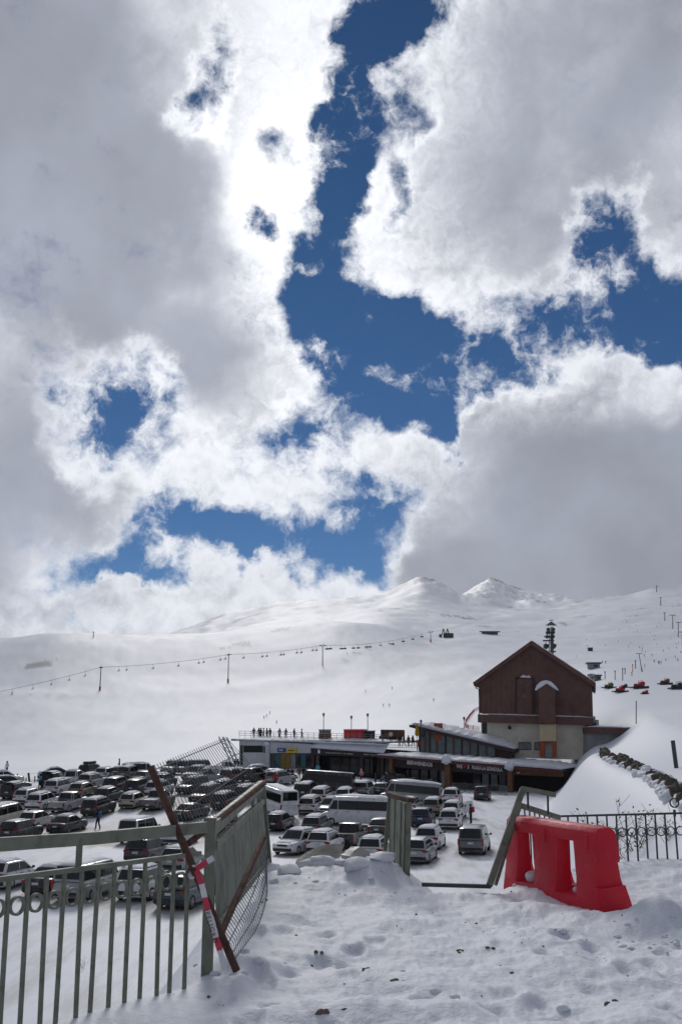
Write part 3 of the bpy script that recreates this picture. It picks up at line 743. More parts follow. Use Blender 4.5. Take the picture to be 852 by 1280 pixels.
# ------------------------------------------------------------------ red water filled barrier
def make_barrier(L):
    H = .88
    prof = [(.205, -.14), (.215, .06), (.20, .13), (.17, .24), (.142, .36), (.128, .56), (.122, .74), (.108, .825), (.066, .868), (0, .875)]
    full = [(-y, z) for y, z in prof] + [(y, z) for y, z in prof[::-1][1:]]
    xs = [(-L / 2 - .03, .93), (-L / 2, 1.0), (-.2 * L, 1.0), (0, 1.0), (.2 * L, 1.0), (L / 2, 1.0), (L / 2 + .03, .93)]
    vs = []; n = len(full)
    for x, k in xs: vs += [(x, y * k, z if z < .3 else z * (1 if k == 1 else .985)) for y, z in full]
    fs = []
    for i in range(len(xs) - 1):
        for j in range(n - 1): fs.append((i * n + j, (i + 1) * n + j, (i + 1) * n + j + 1, i * n + j + 1))
        fs.append((i * n + n - 1, (i + 1) * n + n - 1, (i + 1) * n, i * n))
    fs.append(tuple(range(n))); fs.append(tuple((len(xs) - 1) * n + j for j in range(n))[::-1])
    bm = bmesh.new(); me = MB().add(vs, fs).mesh('body', M_RED); bm.from_mesh(me); bmesh.ops.recalc_face_normals(bm, faces=bm.faces); bm.to_mesh(me); bm.free()
    o = link('body', me)
    def frus(cx, y0, y1, w0, w1, z0, z1, dz):
        return MB().add([(cx - w0 / 2, y0, z0 - dz), (cx + w0 / 2, y0, z0 - dz), (cx + w0 / 2, y0, z1 + dz), (cx - w0 / 2, y0, z1 + dz),
                         (cx - w1 / 2, y1, z0), (cx + w1 / 2, y1, z0), (cx + w1 / 2 * .7, y1, z1), (cx - w1 / 2 * .7, y1, z1)],
                        [(0, 1, 2, 3), (7, 6, 5, 4), (0, 4, 5, 1), (1, 5, 6, 2), (2, 6, 7, 3), (3, 7, 4, 0)])
    cuts = []
    for cx in (-.25 * L, .20 * L):
        cuts.append(frus(cx, -.34, .02, .25 * L, .17 * L, .20, .69, .06)); cuts.append(frus(cx - .10 * L, .34, .0, .30 * L, .17 * L, .22, .70, .05))
    cuts.append(MB().box((-L / 2 - .03, 0, .80), (.16, .6, .34))); cuts.append(MB().box((L / 2 + .05, 0, .42), (.18, .6, .24)))
    cobs = []
    for cmb in cuts:
        cme = cmb.mesh('cut', M_RED); bm = bmesh.new(); bm.from_mesh(cme); bmesh.ops.recalc_face_normals(bm, faces=bm.faces); bm.to_mesh(cme); bm.free()
        co = link('cut', cme); md = o.modifiers.new('b', 'BOOLEAN'); md.object = co; md.operation = 'DIFFERENCE'; md.solver = 'EXACT'; cobs.append(co)
    bv = o.modifiers.new('v', 'BEVEL'); bv.width = .022; bv.segments = 3; bv.angle_limit = R_(25); bv.harden_normals = False
    dg = bpy.context.evaluated_depsgraph_get(); dg.update()
    me2 = bpy.data.meshes.new_from_object(o.evaluated_get(dg))
    bpy.data.objects.remove(o)
    for co in cobs: bpy.data.objects.remove(co)
    me2.name = 'body'; me2.materials.clear(); me2.materials.append(M_RED)
    me2.polygons.foreach_set('material_index', [0] * len(me2.polygons))
    me2.polygons.foreach_set('use_smooth', [True] * len(me2.polygons)); me2.set_sharp_from_angle(angle=R_(38))
    return me2
c0, c1 = near_ground(629, 1112), near_ground(756, 1143)
c0 = at(629, 1112, c0.y - .30); c1 = at(756, 1143, c1.y + .28); c0.z -= .02; c1.z -= .075; vec = c1 - c0
back = Vector((-vec.y, vec.x, 0)).normalized()
bar_ = empty('road_barrier', (0, 0, 0), 0, 'big red plastic water filled barrier tilted in the snow', 'barrier')
bar_.location = (c0 + c1) / 2 + back * .21 - vec * .035
bar_.rotation_mode = 'ZYX'
bar_.rotation_euler = (R_(4), -math.atan2(vec.z, math.hypot(vec.x, vec.y)), math.atan2(vec.y, vec.x))
bar_.rotation_mode = 'XYZ'
link('body', make_barrier(vec.length * .915), bar_)
print('BARRIER', c0, c1, vec.length)
def lump(mb, c, r, seed=0, flat=.6, n=8, m_=5):
    rd = random.Random(seed); vs = []; fs = []
    for i in range(m_ + 1):
        th = math.pi * i / m_
        for k in range(n):
            f = rd.uniform(.78, 1.15) if 0 < i < m_ else 1
            a = 2 * math.pi * k / n
            vs.append((c[0] + r * f * math.sin(th) * math.cos(a), c[1] + r * f * math.sin(th) * math.sin(a), c[2] + r * flat * f * math.cos(th)))
    for i in range(m_):
        for k in range(n): fs.append((i * n + k, (i + 1) * n + k, (i + 1) * n + (k + 1) % n, i * n + (k + 1) % n))
    mb.add(vs, fs)
for c_, r__ in (((-.25 * vec.length, -.06, .22), .085), ((.19 * vec.length, -.05, .20), .05)):
    mb = MB(); lump(mb, c_, r__, 3, .75, 10, 7); mb.build('snow_lump', M_SNOW, bar_, 80)
for x_ in (-.42 * vec.length, -.03, .39 * vec.length):
    MB().tube([(x_, -.126, .66), (x_, -.119, .79)], .014, 8).build('moulded_rib', M_RED, bar_, 50)

# ------------------------------------------------------------------ slabs of old ice, clods and crumbs in the snow
def slab(pts, wid, th, m_, label, seed):
    rd = random.Random(seed); o = empty('ice_slab', (0, 0, 0), 0, label, 'ice slab'); mb = MB(); vs = []; fs = []; K = 5
    n = len(pts)
    for i, p in enumerate(pts):
        d = (pts[min(i + 1, n - 1)] - pts[max(0, i - 1)]).normalized(); s = Vector(wid).normalized()
        nn = d.cross(s).normalized()
        for sgn in (1, -1):
            for k in range(K):
                w = (k / (K - 1) - .5) * Vector(wid).length * (.75 + .25 * math.sin(math.pi * i / (n - 1))) * rd.uniform(.92, 1.08)
                vs.append(p + s * w + nn * sgn * th * rd.uniform(.35, .65))
    for i in range(n - 1):
        for sgn in (0, 1):
            for k in range(K - 1):
                a = i * 2 * K + sgn * K + k; b = a + 2 * K
                fs.append((a, b, b + 1, a + 1) if sgn else (a, a + 1, b + 1, b))
        for k in (0, K - 1):
            a = i * 2 * K + k; fs.append((a, a + K, a + 3 * K, a + 2 * K) if k == 0 else (a, a + 2 * K, a + 3 * K, a + K))
    for i in (0, n - 1):
        o_ = i * 2 * K
        for k in range(K - 1): fs.append((o_ + k, o_ + k + 1, o_ + K + k + 1, o_ + K + k))
    mb.add(vs, fs).build('ice', m_, o, 35)
slab([at(371, 1082, 12.6), at(380, 1076, 12.6), at(392, 1071, 12.65), at(404, 1067, 12.7), at(416, 1064.5, 12.75), at(427, 1064, 12.8)], (.05, .20, .13), .07, M_ICE, 'long beige slab of old ice lying on the crest of the snow heap', 1)
slab([at(433, 1066, 12.3), at(443, 1066, 12.2), at(451, 1073, 12.15), at(457, 1085, 12.1), at(462, 1098, 12.05), at(465, 1112, 12.0)], (.16, .22, .10), .05, mat('grey_ice', (.44, .42, .39), .5, 0, .25, 4, .8, 9, dirt=((.2, .15, .11), .7, 3.0)), 'curved grey brown ice plate standing on edge left of the narrow gate leaf', 2)
rd = random.Random(5)
clod = MB()
for k in range(120):
    if k < 60: x_, y_ = rd.gauss(.15, .75), rd.gauss(12.3, .45)
    elif k < 72: x_, y_ = rd.uniform(-1.2, 3.2), rd.uniform(5.5, 11)
    elif k < 98: x_, y_ = rd.gauss(2.7, .35), rd.gauss(9.2, .3)
    elif k < 106: x_, y_ = rd.gauss(-.75, .25), rd.gauss(7.9, .35)
    else: x_, y_ = rd.gauss(.0, .55), rd.gauss(12.35, .3)
    r_ = rd.uniform(.015, .05) if k < 106 else rd.uniform(.10, .20); lump(clod, (x_, y_, hz(x_, y_) + r_ * .05), r_, k, rd.uniform(.35, .65), 7, 4)
tag(clod.build('snow_clods', M_SNOW, None, 80), 'loose clods of trodden snow on the terrace', kind='stuff')
cr = MB()
for k in range(110):
    x_, y_ = rd.uniform(-1.6, 3.6), rd.uniform(4.6, 12)
    if rd.random() < .45: x_, y_ = rd.gauss(1.6, .8), rd.gauss(9.6, 1.3)
    r_ = rd.choice([.004, .005, .007, .009, .014]); lump(cr, (x_, y_, hz(x_, y_) + r_ * .2), r_, k, .7, 6, 4)
for (px_, py_, r_) in [(419, 1272, .07), (403, 1205, .035), (387, 1213, .03), (498, 1238, .055), (457, 1225, .03), (575, 1198, .022), (612, 1192, .04), (625, 1190, .035), (456, 1236, .016), (474, 1218, .025), (573, 1190, .03), (602, 1245, .016), (745, 1203, .02), (755, 1205, .018), (770, 1260, .05), (835, 1172, .02), (640, 1217, .03), (275, 1222, .02), (277, 1262, .012)]:
    p_ = near_ground(px_, py_)
    for j in range(3):
        lump(cr, (p_.x + rd.gauss(0, r_ * .8), p_.y + rd.gauss(0, r_), hz(p_.x, p_.y) - r_ * .2), r_ * rd.uniform(.35, .62), int(px_) + j, .7, 7, 4)
tag(cr.build('soil_crumbs', M_SOIL, None, 60), 'brown crumbs of soil scattered on the trodden snow', kind='stuff')

# ------------------------------------------------------------------ bare shrubs and twigs
def shrub(name, x, y, z, h, n, label, seed, leaves=True, cat='shrub', spread=.6):
    rd = random.Random(seed); o = empty(name, (x, y, z), 0, label, cat); tw = MB(); lf = MB()
    for k in range(n):
        a = rd.uniform(0, 6.28); L = h * rd.uniform(.5, 1.1); p = Vector((rd.gauss(0, h * .12), rd.gauss(0, h * .12), -.1)); d = Vector((math.cos(a) * spread, math.sin(a) * spread, rd.uniform(.5, 1.1))).normalized()
        pts = [p.copy()]
        for j in range(5):
            p = p + d * L / 5; d = (d + Vector((rd.gauss(0, .18), rd.gauss(0, .18), rd.gauss(0, .12)))).normalized(); pts.append(p.copy())
            if leaves and j > 0:
                for q in range(3):
                    c = p + Vector((rd.gauss(0, .06), rd.gauss(0, .06), rd.gauss(0, .06))) * h
                    e = Vector((rd.gauss(0, 1), rd.gauss(0, 1), rd.gauss(0, 1))).normalized() * .035 * h; f = e.cross(Vector((rd.gauss(0, 1), rd.gauss(0, 1), 1))).normalized() * .018 * h
                    lf.add([c - e, c + f, c + e, c - f], [(0, 1, 2, 3)])
            if j in (1, 2, 3):
                dd = (d + Vector((rd.gauss(0, .7), rd.gauss(0, .7), rd.gauss(0, .3)))).normalized()
                tw.tube([p, p + dd * L * .22, p + dd * L * .38 + Vector((0, 0, .03))], .0035 * max(1, h), 4, cap=False)
        tw.tube(pts, .008 * max(.6, h), 5, cap=False, r2=.003 * max(.8, h))
    tw.build('twigs', M_TWIG, o)['kind'] = 'stuff'
    if leaves: lf.build('leaves', M_LEAFD, o)['kind'] = 'stuff'
for k, (px_, py_, h_, lb) in enumerate([(752, 1082, 1.2, 'bare brown shrub behind the iron railing just right of the red barrier'), (776, 1084, .8, 'small dry shrub at the foot of the iron railing bars'), (800, 1062, 1.1, 'thin dry shrub behind the iron railing, below the post with a ring'), (836, 1050, .7, 'sparse low shrub behind the iron railing at the very right')]):
    g_ = ground(px_, py_, 16.5, 80); shrub('shrub', g_.x, g_.y, g_.z, h_ * g_.y / 22, 11, lb, 40 + k)
g_ = ground(103, 1212, 12, 60); shrub('twig_plant', g_.x, g_.y, g_.z, .55, 5, 'few dry stalks poking through the snow behind the left railing bars', 60, False, 'plant')
# ------------------------------------------------------------------ vehicles
M_GLASS = mat('dark_glass', (.012, .016, .018), .06, 0, .1, 3, spec=.5)
M_TYRE = mat('tyre_rubber', (.018, .018, .019), .85, 0, .2, 10, dirt=((.20, .19, .18), .5, 8))
M_RIM = mat('alloy_rim', (.30, .30, .31), .4, .7, .1, 10)
M_TRIM = mat('black_plastic', (.022, .022, .024), .6, 0, .2, 6, dirt=((.22, .21, .20), .45, 5))
M_TAIL = mat('red_lamp', (.36, .012, .016), .2, 0, .1, 8)
M_HEAD = mat('clear_lamp', (.42, .44, .46), .12, .2, .1, 8)
M_PLATE = mat('number_plate', (.62, .62, .60), .5, 0, .1, 9)
DIRT = ((.28, .27, .26), .45, 2.2)
def paint(n, c, me=0.0, r=.32): return mat('paint_' + n, c, r, me, .06, 2.0, coat=.5, dirt=DIRT)
PAINT = {'white': paint('white', (.74, .75, .77)), 'cream': paint('cream', (.58, .55, .47)), 'silver': paint('silver', (.36, .37, .385), .55, .36), 'grey': paint('grey', (.15, .155, .165), .4),
         'charcoal': paint('charcoal', (.045, .048, .054), .3), 'black': paint('black', (.012, .012, .014)), 'navy': paint('navy', (.016, .022, .055), .2), 'green': paint('dark_green', (.012, .040, .034), .2),
         'teal': paint('dark_teal', (.025, .060, .066), .2), 'blue': paint('blue', (.030, .055, .125), .3), 'maroon': paint('maroon', (.075, .020, .020), .2), 'beige': paint('beige', (.34, .30, .24), .3), 'brown': paint('brown', (.07, .05, .042), .3)}
# belt line, cabin (rear foot, rear roof edge, front roof edge, windscreen foot) as shares of the length
SPEC = {
 'suv': dict(L=4.45, W=1.84, zb=1.02, zr=1.64, clr=.24, belt=[(0, .60), (.012, .90), (.05, 1.02), (.62, 1.02), (.69, 1.0), (.92, .90), (.985, .78), (1, .55)], cab=(.022, .085, .54, .715), wr=.36, ax=(.20, .80), panes=(.38, .70), top=.76, rail=True, tail='wide', clad=True),
 'hatch': dict(L=4.05, W=1.74, zb=.93, zr=1.48, clr=.19, belt=[(0, .52), (.015, .82), (.05, .93), (.66, .92), (.72, .90), (.93, .78), (.985, .66), (1, .46)], cab=(.02, .12, .52, .73), wr=.31, ax=(.19, .80), panes=(.40, .74), top=.75, rail=False, tail='wide', clad=False),
 'sedan': dict(L=4.6, W=1.79, zb=.93, zr=1.43, clr=.18, belt=[(0, .55), (.012, .82), (.04, .94), (.18, .955), (.30, .94), (.68, .91), (.93, .77), (.985, .65), (1, .46)], cab=(.12, .29, .53, .72), wr=.32, ax=(.20, .80), panes=(.46,), top=.74, rail=False, tail='wide', clad=False),
 'pickup': dict(L=5.3, W=1.88, zb=1.06, zr=1.78, clr=.32, belt=[(0, .70), (.008, .98), (.02, 1.05), (.60, 1.06), (.70, 1.05), (.93, .97), (.988, .84), (1, .58)], cab=(.40, .425, .60, .72), wr=.39, ax=(.21, .80), panes=(.52,), top=.80, rail=False, tail='tall', clad=True),
 'minivan': dict(L=5.05, W=1.92, zb=1.08, zr=1.90, clr=.24, belt=[(0, .62), (.01, .95), (.03, 1.08), (.74, 1.07), (.80, 1.04), (.94, .90), (.99, .76), (1, .55)], cab=(.012, .045, .68, .83), wr=.34, ax=(.20, .80), panes=(.32, .63), top=.82, rail=False, tail='tall', clad=False),
 'sprinter': dict(L=6.7, W=2.02, zb=1.30, zr=2.62, clr=.28, belt=[(0, .60), (.008, 1.15), (.02, 1.30), (.85, 1.28), (.89, 1.22), (.965, 1.08), (.992, .85), (1, .55)], cab=(.008, .022, .80, .90), wr=.37, ax=(.21, .83), panes=(.745,), top=.86, rail=False, tail='tall', clad=False),
 'jeep': dict(L=4.3, W=1.85, zb=1.12, zr=1.82, clr=.30, belt=[(0, .60), (.01, 1.0), (.03, 1.12), (.62, 1.12), (.68, 1.10), (.95, 1.02), (.99, .9), (1, .55)], cab=(.012, .03, .56, .62), wr=.40, ax=(.20, .82), panes=(.30, .58), top=.84, rail=True, tail='tall', clad=True)}
def lerp(a, b, t): return a + (b - a) * t
def make_kit(kind):
    c = SPEC[kind]; L, W, zb, zr, clr = c['L'], c['W'], c['zb'], c['zr'], c['clr']; hw = W / 2
    bx, bz = [p[0] for p in c['belt']], [p[1] for p in c['belt']]
    def Y(s): return s * L - L / 2
    def wplan(s): return hw * float(np.interp(s, [0, .015, .06, .14, .86, .94, .985, 1], [.84, .93, .985, 1, 1, .965, .88, .74]))
    body = MB(); st = sorted(set([0, .015, .035, .06, .1, .14, .25, .4, .55, .68, .76, .86, .91, .95, .98, 1.0] + bx)); rows = []
    for s in st:
        w = wplan(s); zt = float(np.interp(s, bx, bz)); z0 = clr + (.10 if s in (0, 1.0) else .04 if s < .03 or s > .97 else 0); h = zt - z0
        half = [(0, z0), (.84 * w, z0), (.95 * w, z0 + .07), (w, z0 + .32 * h), (w, z0 + .62 * h), (.975 * w, zt - .09), (.93 * w, zt - .025), (.86 * w, zt + .0), (.5 * w, zt + .025), (0, zt + .035)]
        full = half + [(-y, z) for y, z in half[-2:0:-1]]
        rows.append([(x_, Y(s), z) for x_, z in full])
    n = len(rows[0]); vs = [p for r in rows for p in r]; fs = []
    for i in range(len(rows) - 1):
        for j in range(n): fs.append((i * n + j, i * n + (j + 1) % n, (i + 1) * n + (j + 1) % n, (i + 1) * n + j))
    fs.append(tuple(range(n))[::-1]); fs.append(tuple((len(rows) - 1) * n + j for j in range(n)))
    body.add(vs, fs)
    xr0, xr1, xf1, xf0 = c['cab']; wb, wt = hw * .91, hw * c['top']
    zb_c = zb - .02
    def sy(z): t = max(0, min(1, (z - zb) / (zr - zb))); return lerp(wb, wt, t ** 1.25)
    cs = [(xr0, zb_c), (lerp(xr0, xr1, .5), lerp(zb, zr, .55)), (lerp(xr0, xr1, .9), lerp(zb, zr, .93)), (xr1 + .03, zr - .012), (lerp(xr1, xf1, .35), zr), (lerp(xr1, xf1, .7), zr), (xf1 - .02, zr - .015), (lerp(xf1, xf0, .12), lerp(zr, zb, .10)), (lerp(xf1, xf0, .55), lerp(zr, zb, .53)), (xf0, zb_c)]
    rows = []
    for s, zc in cs:
        zc2 = max(zc, zb_c + .004)
        half = [(wb, zb_c - .03)] + [(sy(lerp(zb, zc2, t)), lerp(zb_c, zc2, t) - (.035 * t if t == 1 else 0)) for t in (.33, .66, 1)] + [(sy(zc2) * .93, zc2 - .006), (sy(zc2) * .55, zc2 + .018), (0, zc2 + .026)]
        rows.append([(x_, Y(s), z) for x_, z in half] + [(-x_, Y(s), z) for x_, z in half[-2::-1]])
    n = len(rows[0]); vs = [p for r in rows for p in r]; fs = []
    for i in range(len(rows) - 1):
        for j in range(n - 1): fs.append((i * n + j, i * n + j + 1, (i + 1) * n + j + 1, (i + 1) * n + j))
    body.add(vs, fs)
    if kind == 'pickup':                       # raised bed sides and rollbar round a dark open bed
        for sx in (-1, 1):
            body.box((sx * (hw * .90), Y(.205), 1.10), (.09, L * .39, .12))
            body.bar((sx * hw * .78, Y(.34), 1.1), (sx * hw * .70, Y(.39), zr - .08), .07)
        body.box((0, Y(.018), 1.10), (W * .86, .07, .12))
    kit = []
    def add(name, mb, m_, smooth=40): kit.append((name, mb.mesh(name, m_, smooth), None))
    def glass(name, sa, za, sb, zb2, f, lo, hi):   # pane across the car between (sa,za) below and (sb,zb2) above
        mb = MB(); vs = []; K = 7; rows_ = (lo, lerp(lo, hi, .5), hi)
        dy, dz = Y(sb) - Y(sa), zb2 - za; nl = math.hypot(dy, dz); ny, nz = -dz / nl, dy / nl
        if nz < 0: ny, nz = -ny, -nz
        if abs(nz) < .2 and (name == 'rear_window') and ny > 0: ny, nz = -ny, -nz
        for o in (.030, .012):
            for t in rows_:
                z = lerp(za, zb2, t); w = sy(z) * f
                for k in range(K):
                    u = k / (K - 1) * 2 - 1
                    cr = .022 * (1 - u * u)
                    vs.append((u * w, lerp(Y(sa), Y(sb), t) + ny * (o + cr), z + nz * (o + cr)))
        m_ = 3 * K
        for r in range(2):
            for k in range(K - 1):
                a = r * K + k; q = (a, a + 1, a + K + 1, a + K); fs_ = [q, tuple(m_ + i for i in q[::-1])]
                mb.add([], []); mb.f += fs_; mb.mi += [0, 0]
        rim = [k for k in range(K)] + [r * K + K - 1 for r in (1, 2)] + [2 * K + k for k in range(K - 2, -1, -1)] + [K]
        for a, b in zip(rim, rim[1:] + rim[:1]): mb.f.append((a, b, b + m_, a + m_)); mb.mi.append(0)
        mb.v = vs
        me = mb.mesh(name, M_GLASS, 30)
        bm = bmesh.new(); bm.from_mesh(me); bmesh.ops.recalc_face_normals(bm, faces=bm.faces); bm.to_mesh(me); bm.free()
        kit.append((name, me, None))
    glass('windscreen', xf0, zb, xf1, zr, .90, .10, .93)
    glass('rear_window', xr0, zb, xr1, zr, .86, .14 if kind != 'sprinter' else .30, .90)
    # side panes
    zlo, zhi = zb + .035, zr - .10
    if kind == 'sprinter': zlo, zhi = 1.45, 2.25
    def front(z): return Y(lerp(xf0, xf1, (z - zb) / (zr - zb))) - .13
    def rear(z): return Y(lerp(xr0, xr1, (z - zb) / (zr - zb))) + (.16 if kind != 'pickup' else .10)
    cuts = [None] + [Y(p) for p in c['panes']] + [None]
    for sx in (-1, 1):
        for i in range(len(cuts) - 1):
            a, b = cuts[i], cuts[i + 1]
            def xa(z): return rear(z) if a is None else max(a + .035, rear(z))
            def xb(z): return front(z) if b is None else min(b - .035, front(z))
            if xb(zlo) - xa(zlo) < .12: continue
            zh = zhi
            if xb(zhi) - xa(zhi) < .02: zh = lerp(zlo, zhi, .6)
            P = [(xa(zlo), zlo), (xb(zlo), zlo), (xb(lerp(zlo, zh, .5)), lerp(zlo, zh, .5)), (xb(zh), zh), (xa(zh), zh), (xa(lerp(zlo, zh, .5)), lerp(zlo, zh, .5))]
            mb = MB()
            mb.prism([(sx * (sy(z) + .010), y_, z) for y_, z in P], (-sx * .02, 0, 0)); add('side_window', mb, M_GLASS, 30)
    # wheels
    r = c['wr']
    ty = MB(); ty.lathe([(r * .60, -.10), (r * .90, -.105), (r, -.07), (r, .07), (r * .90, .105), (r * .60, .10)], 20, 'X'); tym = ty.mesh('wheel', M_TYRE, 40)
    rm = MB(); rm.lathe([(r * .62, .095), (r * .55, .098), (r * .52, .06), (0.001, .05)], 16, 'X'); rm.lathe([(r * .62, -.095), (r * .55, -.098), (r * .52, -.06), (.001, -.05)][::-1], 16, 'X')
    for k in range(5):
        a = 2 * math.pi * k / 5
        for sx in (1, -1): rm.bar((sx * .085, .02 * math.cos(a), .02 * math.sin(a)), (sx * .092, r * .57 * math.cos(a), r * .57 * math.sin(a)), .05, .015, upv=(1, 0, 0))
    rmm = rm.mesh('rim', M_RIM, 40)
    arch = body
    for sx in (-1, 1):
        for s in c['ax']:
            vs = []; N = 18; x0 = sx * (hw + .004)
            for k in range(N + 1):
                a = math.pi * (k / N) * 1.16 - .25
                vs.append((x0, Y(s) + (r + .075) * math.cos(a), r + (r + .075) * math.sin(a)))
            arch.prism(vs, (-sx * .35, 0, 0), 1)
    if c['clad']:
        for sx in (-1, 1): arch.box((sx * (hw - .02), Y(.5), clr + .10), (.06, L * .42, .20), mi=1)
    wheels = [(sx * (hw - .085), Y(s), r) for sx in (-1, 1) for s in c['ax']]
    # bumpers, lamps, plate, mirrors
    rb = MB(); rb.box((0, Y(.018), clr + .22), (W * .90, .20, .26)); rb.box((0, Y(.018), clr + .30), (W * .70, .23, .06)); me = rb.mesh('rear_bumper', M_TRIM, 30); bevel_mesh(me, .03); kit.append(('rear_bumper', me, None))
    fbm_ = MB(); fbm_.box((0, Y(.985), clr + .20), (W * .82, .18, .24)); fbm_.box((0, Y(.982), clr + .47), (W * .46, .14, .17)); me = fbm_.mesh('front_grille', M_TRIM, 30); bevel_mesh(me, .03); kit.append(('front_grille', me, None))
    zt_ = zb - .12
    for sx in (-1, 1):
        mb = MB()
        if c['tail'] == 'wide': mb.box((sx * hw * .74, Y(.026), zt_), (hw * .44, .17, .14), rz=-sx * .16); mb.box((sx * hw * .92, Y(.05), zt_ + .0), (.12, .26, .12))
        else: mb.box((sx * hw * .90, Y(.018), zb - .16 if kind != 'sprinter' else 1.10), (.13, .16, .46 if kind != 'pickup' else .34))
        me = mb.mesh('tail_light', M_TAIL, 30); bevel_mesh(me, .02); kit.append(('tail_light', me, None))
        mb = MB(); zh_ = float(np.interp(.95, bx, bz)) - .12
        mb.box((sx * hw * .72, Y(.955), zh_), (hw * .36, .26, .15), rz=sx * .25); me = mb.mesh('headlight', M_HEAD, 30); bevel_mesh(me, .03); kit.append(('headlight', me, None))
        mb = MB(); mb.box((sx * (hw + .09), Y(lerp(xf1, xf0, .72)), zb + .10), (.17, .10, .14)); mb.box((sx * (hw - .02), Y(lerp(xf1, xf0, .74)), zb + .05), (.16, .05, .05)); me = mb.mesh('mirror', M_TRIM, 30); bevel_mesh(me, .02); kit.append(('mirror', me, None))
        if c['rail']:
            mb = MB(); mb.bar((sx * wt * .88, Y(xr1 + .04), zr + .035), (sx * wt * .88, Y(xf1 - .03), zr + .035), .04, .04); add('roof_rail', mb, M_TRIM, 30)
        for s in ([.42, .60] if kind not in ('sprinter', 'pickup') else [.76] if kind == 'sprinter' else [.50]):
            mb = MB().box((sx * (hw + .004), Y(s), zb - .13), (.03, .16, .035)); add('door_handle', mb, M_TRIM, 30)
    mb = MB(); mb.box((0, Y(-.001), zb - .22 if kind != 'pickup' else .66), (.40, .03, .13)); add('number_plate', mb, M_PLATE, 30)
    mb = MB(); mb.box((0, Y(.999), clr + .28), (.38, .03, .12)); add('number_plate', mb, M_PLATE, 30)
    if kind == 'pickup':
        mb = MB(); mb.box((0, Y(.205), 1.085), (W * .80, L * .36, .03)); add('cargo_bed', mb, M_TRIM, 30)
        mb = MB(); mb.box((0, Y(.0005), .90), (W * .70, .03, .26)); add('tailgate', mb, None or M_TRIM, 30); kit.pop()
    # snow lying on the roof (two shapes) and on the bonnet
    def snow(s0, s1, zf, wf, th, seed, fr=0.0):
        rd = np.random.RandomState(seed); NX, NY = 9, 11; mb = MB(); vs = []
        for i in range(NY):
            for j in range(NX):
                u, t = j / (NX - 1) * 2 - 1, i / (NY - 1)
                t2 = t + (rd.rand() - .5) * .05 * (0 < i < NY - 1); u2 = u * (1 - .05 * rd.rand())
                s = lerp(s0, s1, t2); x_ = u2 * wf(s); z = zf(s, u2)
                e = min(1, 3.2 * min(t, 1 - t), 2.6 * (1 - abs(u)))
                vs.append((x_, Y(s), z - .02 + (th * (.55 + .8 * rd.rand()) + .02) * max(.0, e) ** .6))
        fs = [(i * NX + j, i * NX + j + 1, (i + 1) * NX + j + 1, (i + 1) * NX + j) for i in range(NY - 1) for j in range(NX - 1)]
        o = len(vs); vs += [(x_, y_, z - .05) for x_, y_, z in vs]; fs += [tuple(o + k for k in f[::-1]) for f in fs]
        per = [j for j in range(NX)] + [i * NX + NX - 1 for i in range(1, NY)] + [(NY - 1) * NX + j for j in range(NX - 2, -1, -1)] + [i * NX for i in range(NY - 2, 0, -1)]
        fs += [(b, a, a + o, b + o) for a, b in zip(per, per[1:] + per[:1])]
        return mb.add(vs, fs).mesh('snow_cover', M_SNOW, 80)
    roof = lambda s, u: zr + .012 - .03 * u * u
    s1 = snow(xr1 + .015, xf1 - .01, roof, lambda s: wt * .93, .05, 1)
    s2 = snow(xr1 + .0, xf1 + .02, roof, lambda s: wt * .97, .15, 2)
    hood = snow(xf0 + .02, .95, lambda s, u: float(np.interp(s, bx, bz)) + .03 - .03 * u * u, lambda s: wplan(s) * .82, .07, 3)
    screen = snow(xf1 + .03, xf0 - .02, lambda s, u: lerp(zr, zb, (s - xf1) / (xf0 - xf1)) + .05 - .02 * u * u, lambda s: wt * .85, .015, 4)
    bed = snow(.03, .385, lambda s, u: 1.10, lambda s: hw * .76, .06, 5) if kind == 'pickup' else None
    return dict(body=body.mesh('body', [PAINT['white'], M_TRIM], 38), kit=kit, tyre=tym, rim=rmm, wheels=wheels, thin=s1, thick=s2, hood=hood, screen=screen, bed=bed, L=L, W=W, zb=zb, zr=zr, Y=Y, c=c)
KITS = {}; BODIES = {}
NAMES = {'suv': 'parked_car', 'hatch': 'parked_car', 'sedan': 'parked_car', 'pickup': 'pickup_truck', 'minivan': 'passenger_van', 'sprinter': 'minibus', 'jeep': 'parked_car'}
CATS = {'suv': 'car', 'hatch': 'car', 'sedan': 'car', 'pickup': 'pickup truck', 'minivan': 'van', 'sprinter': 'minibus', 'jeep': 'car'}
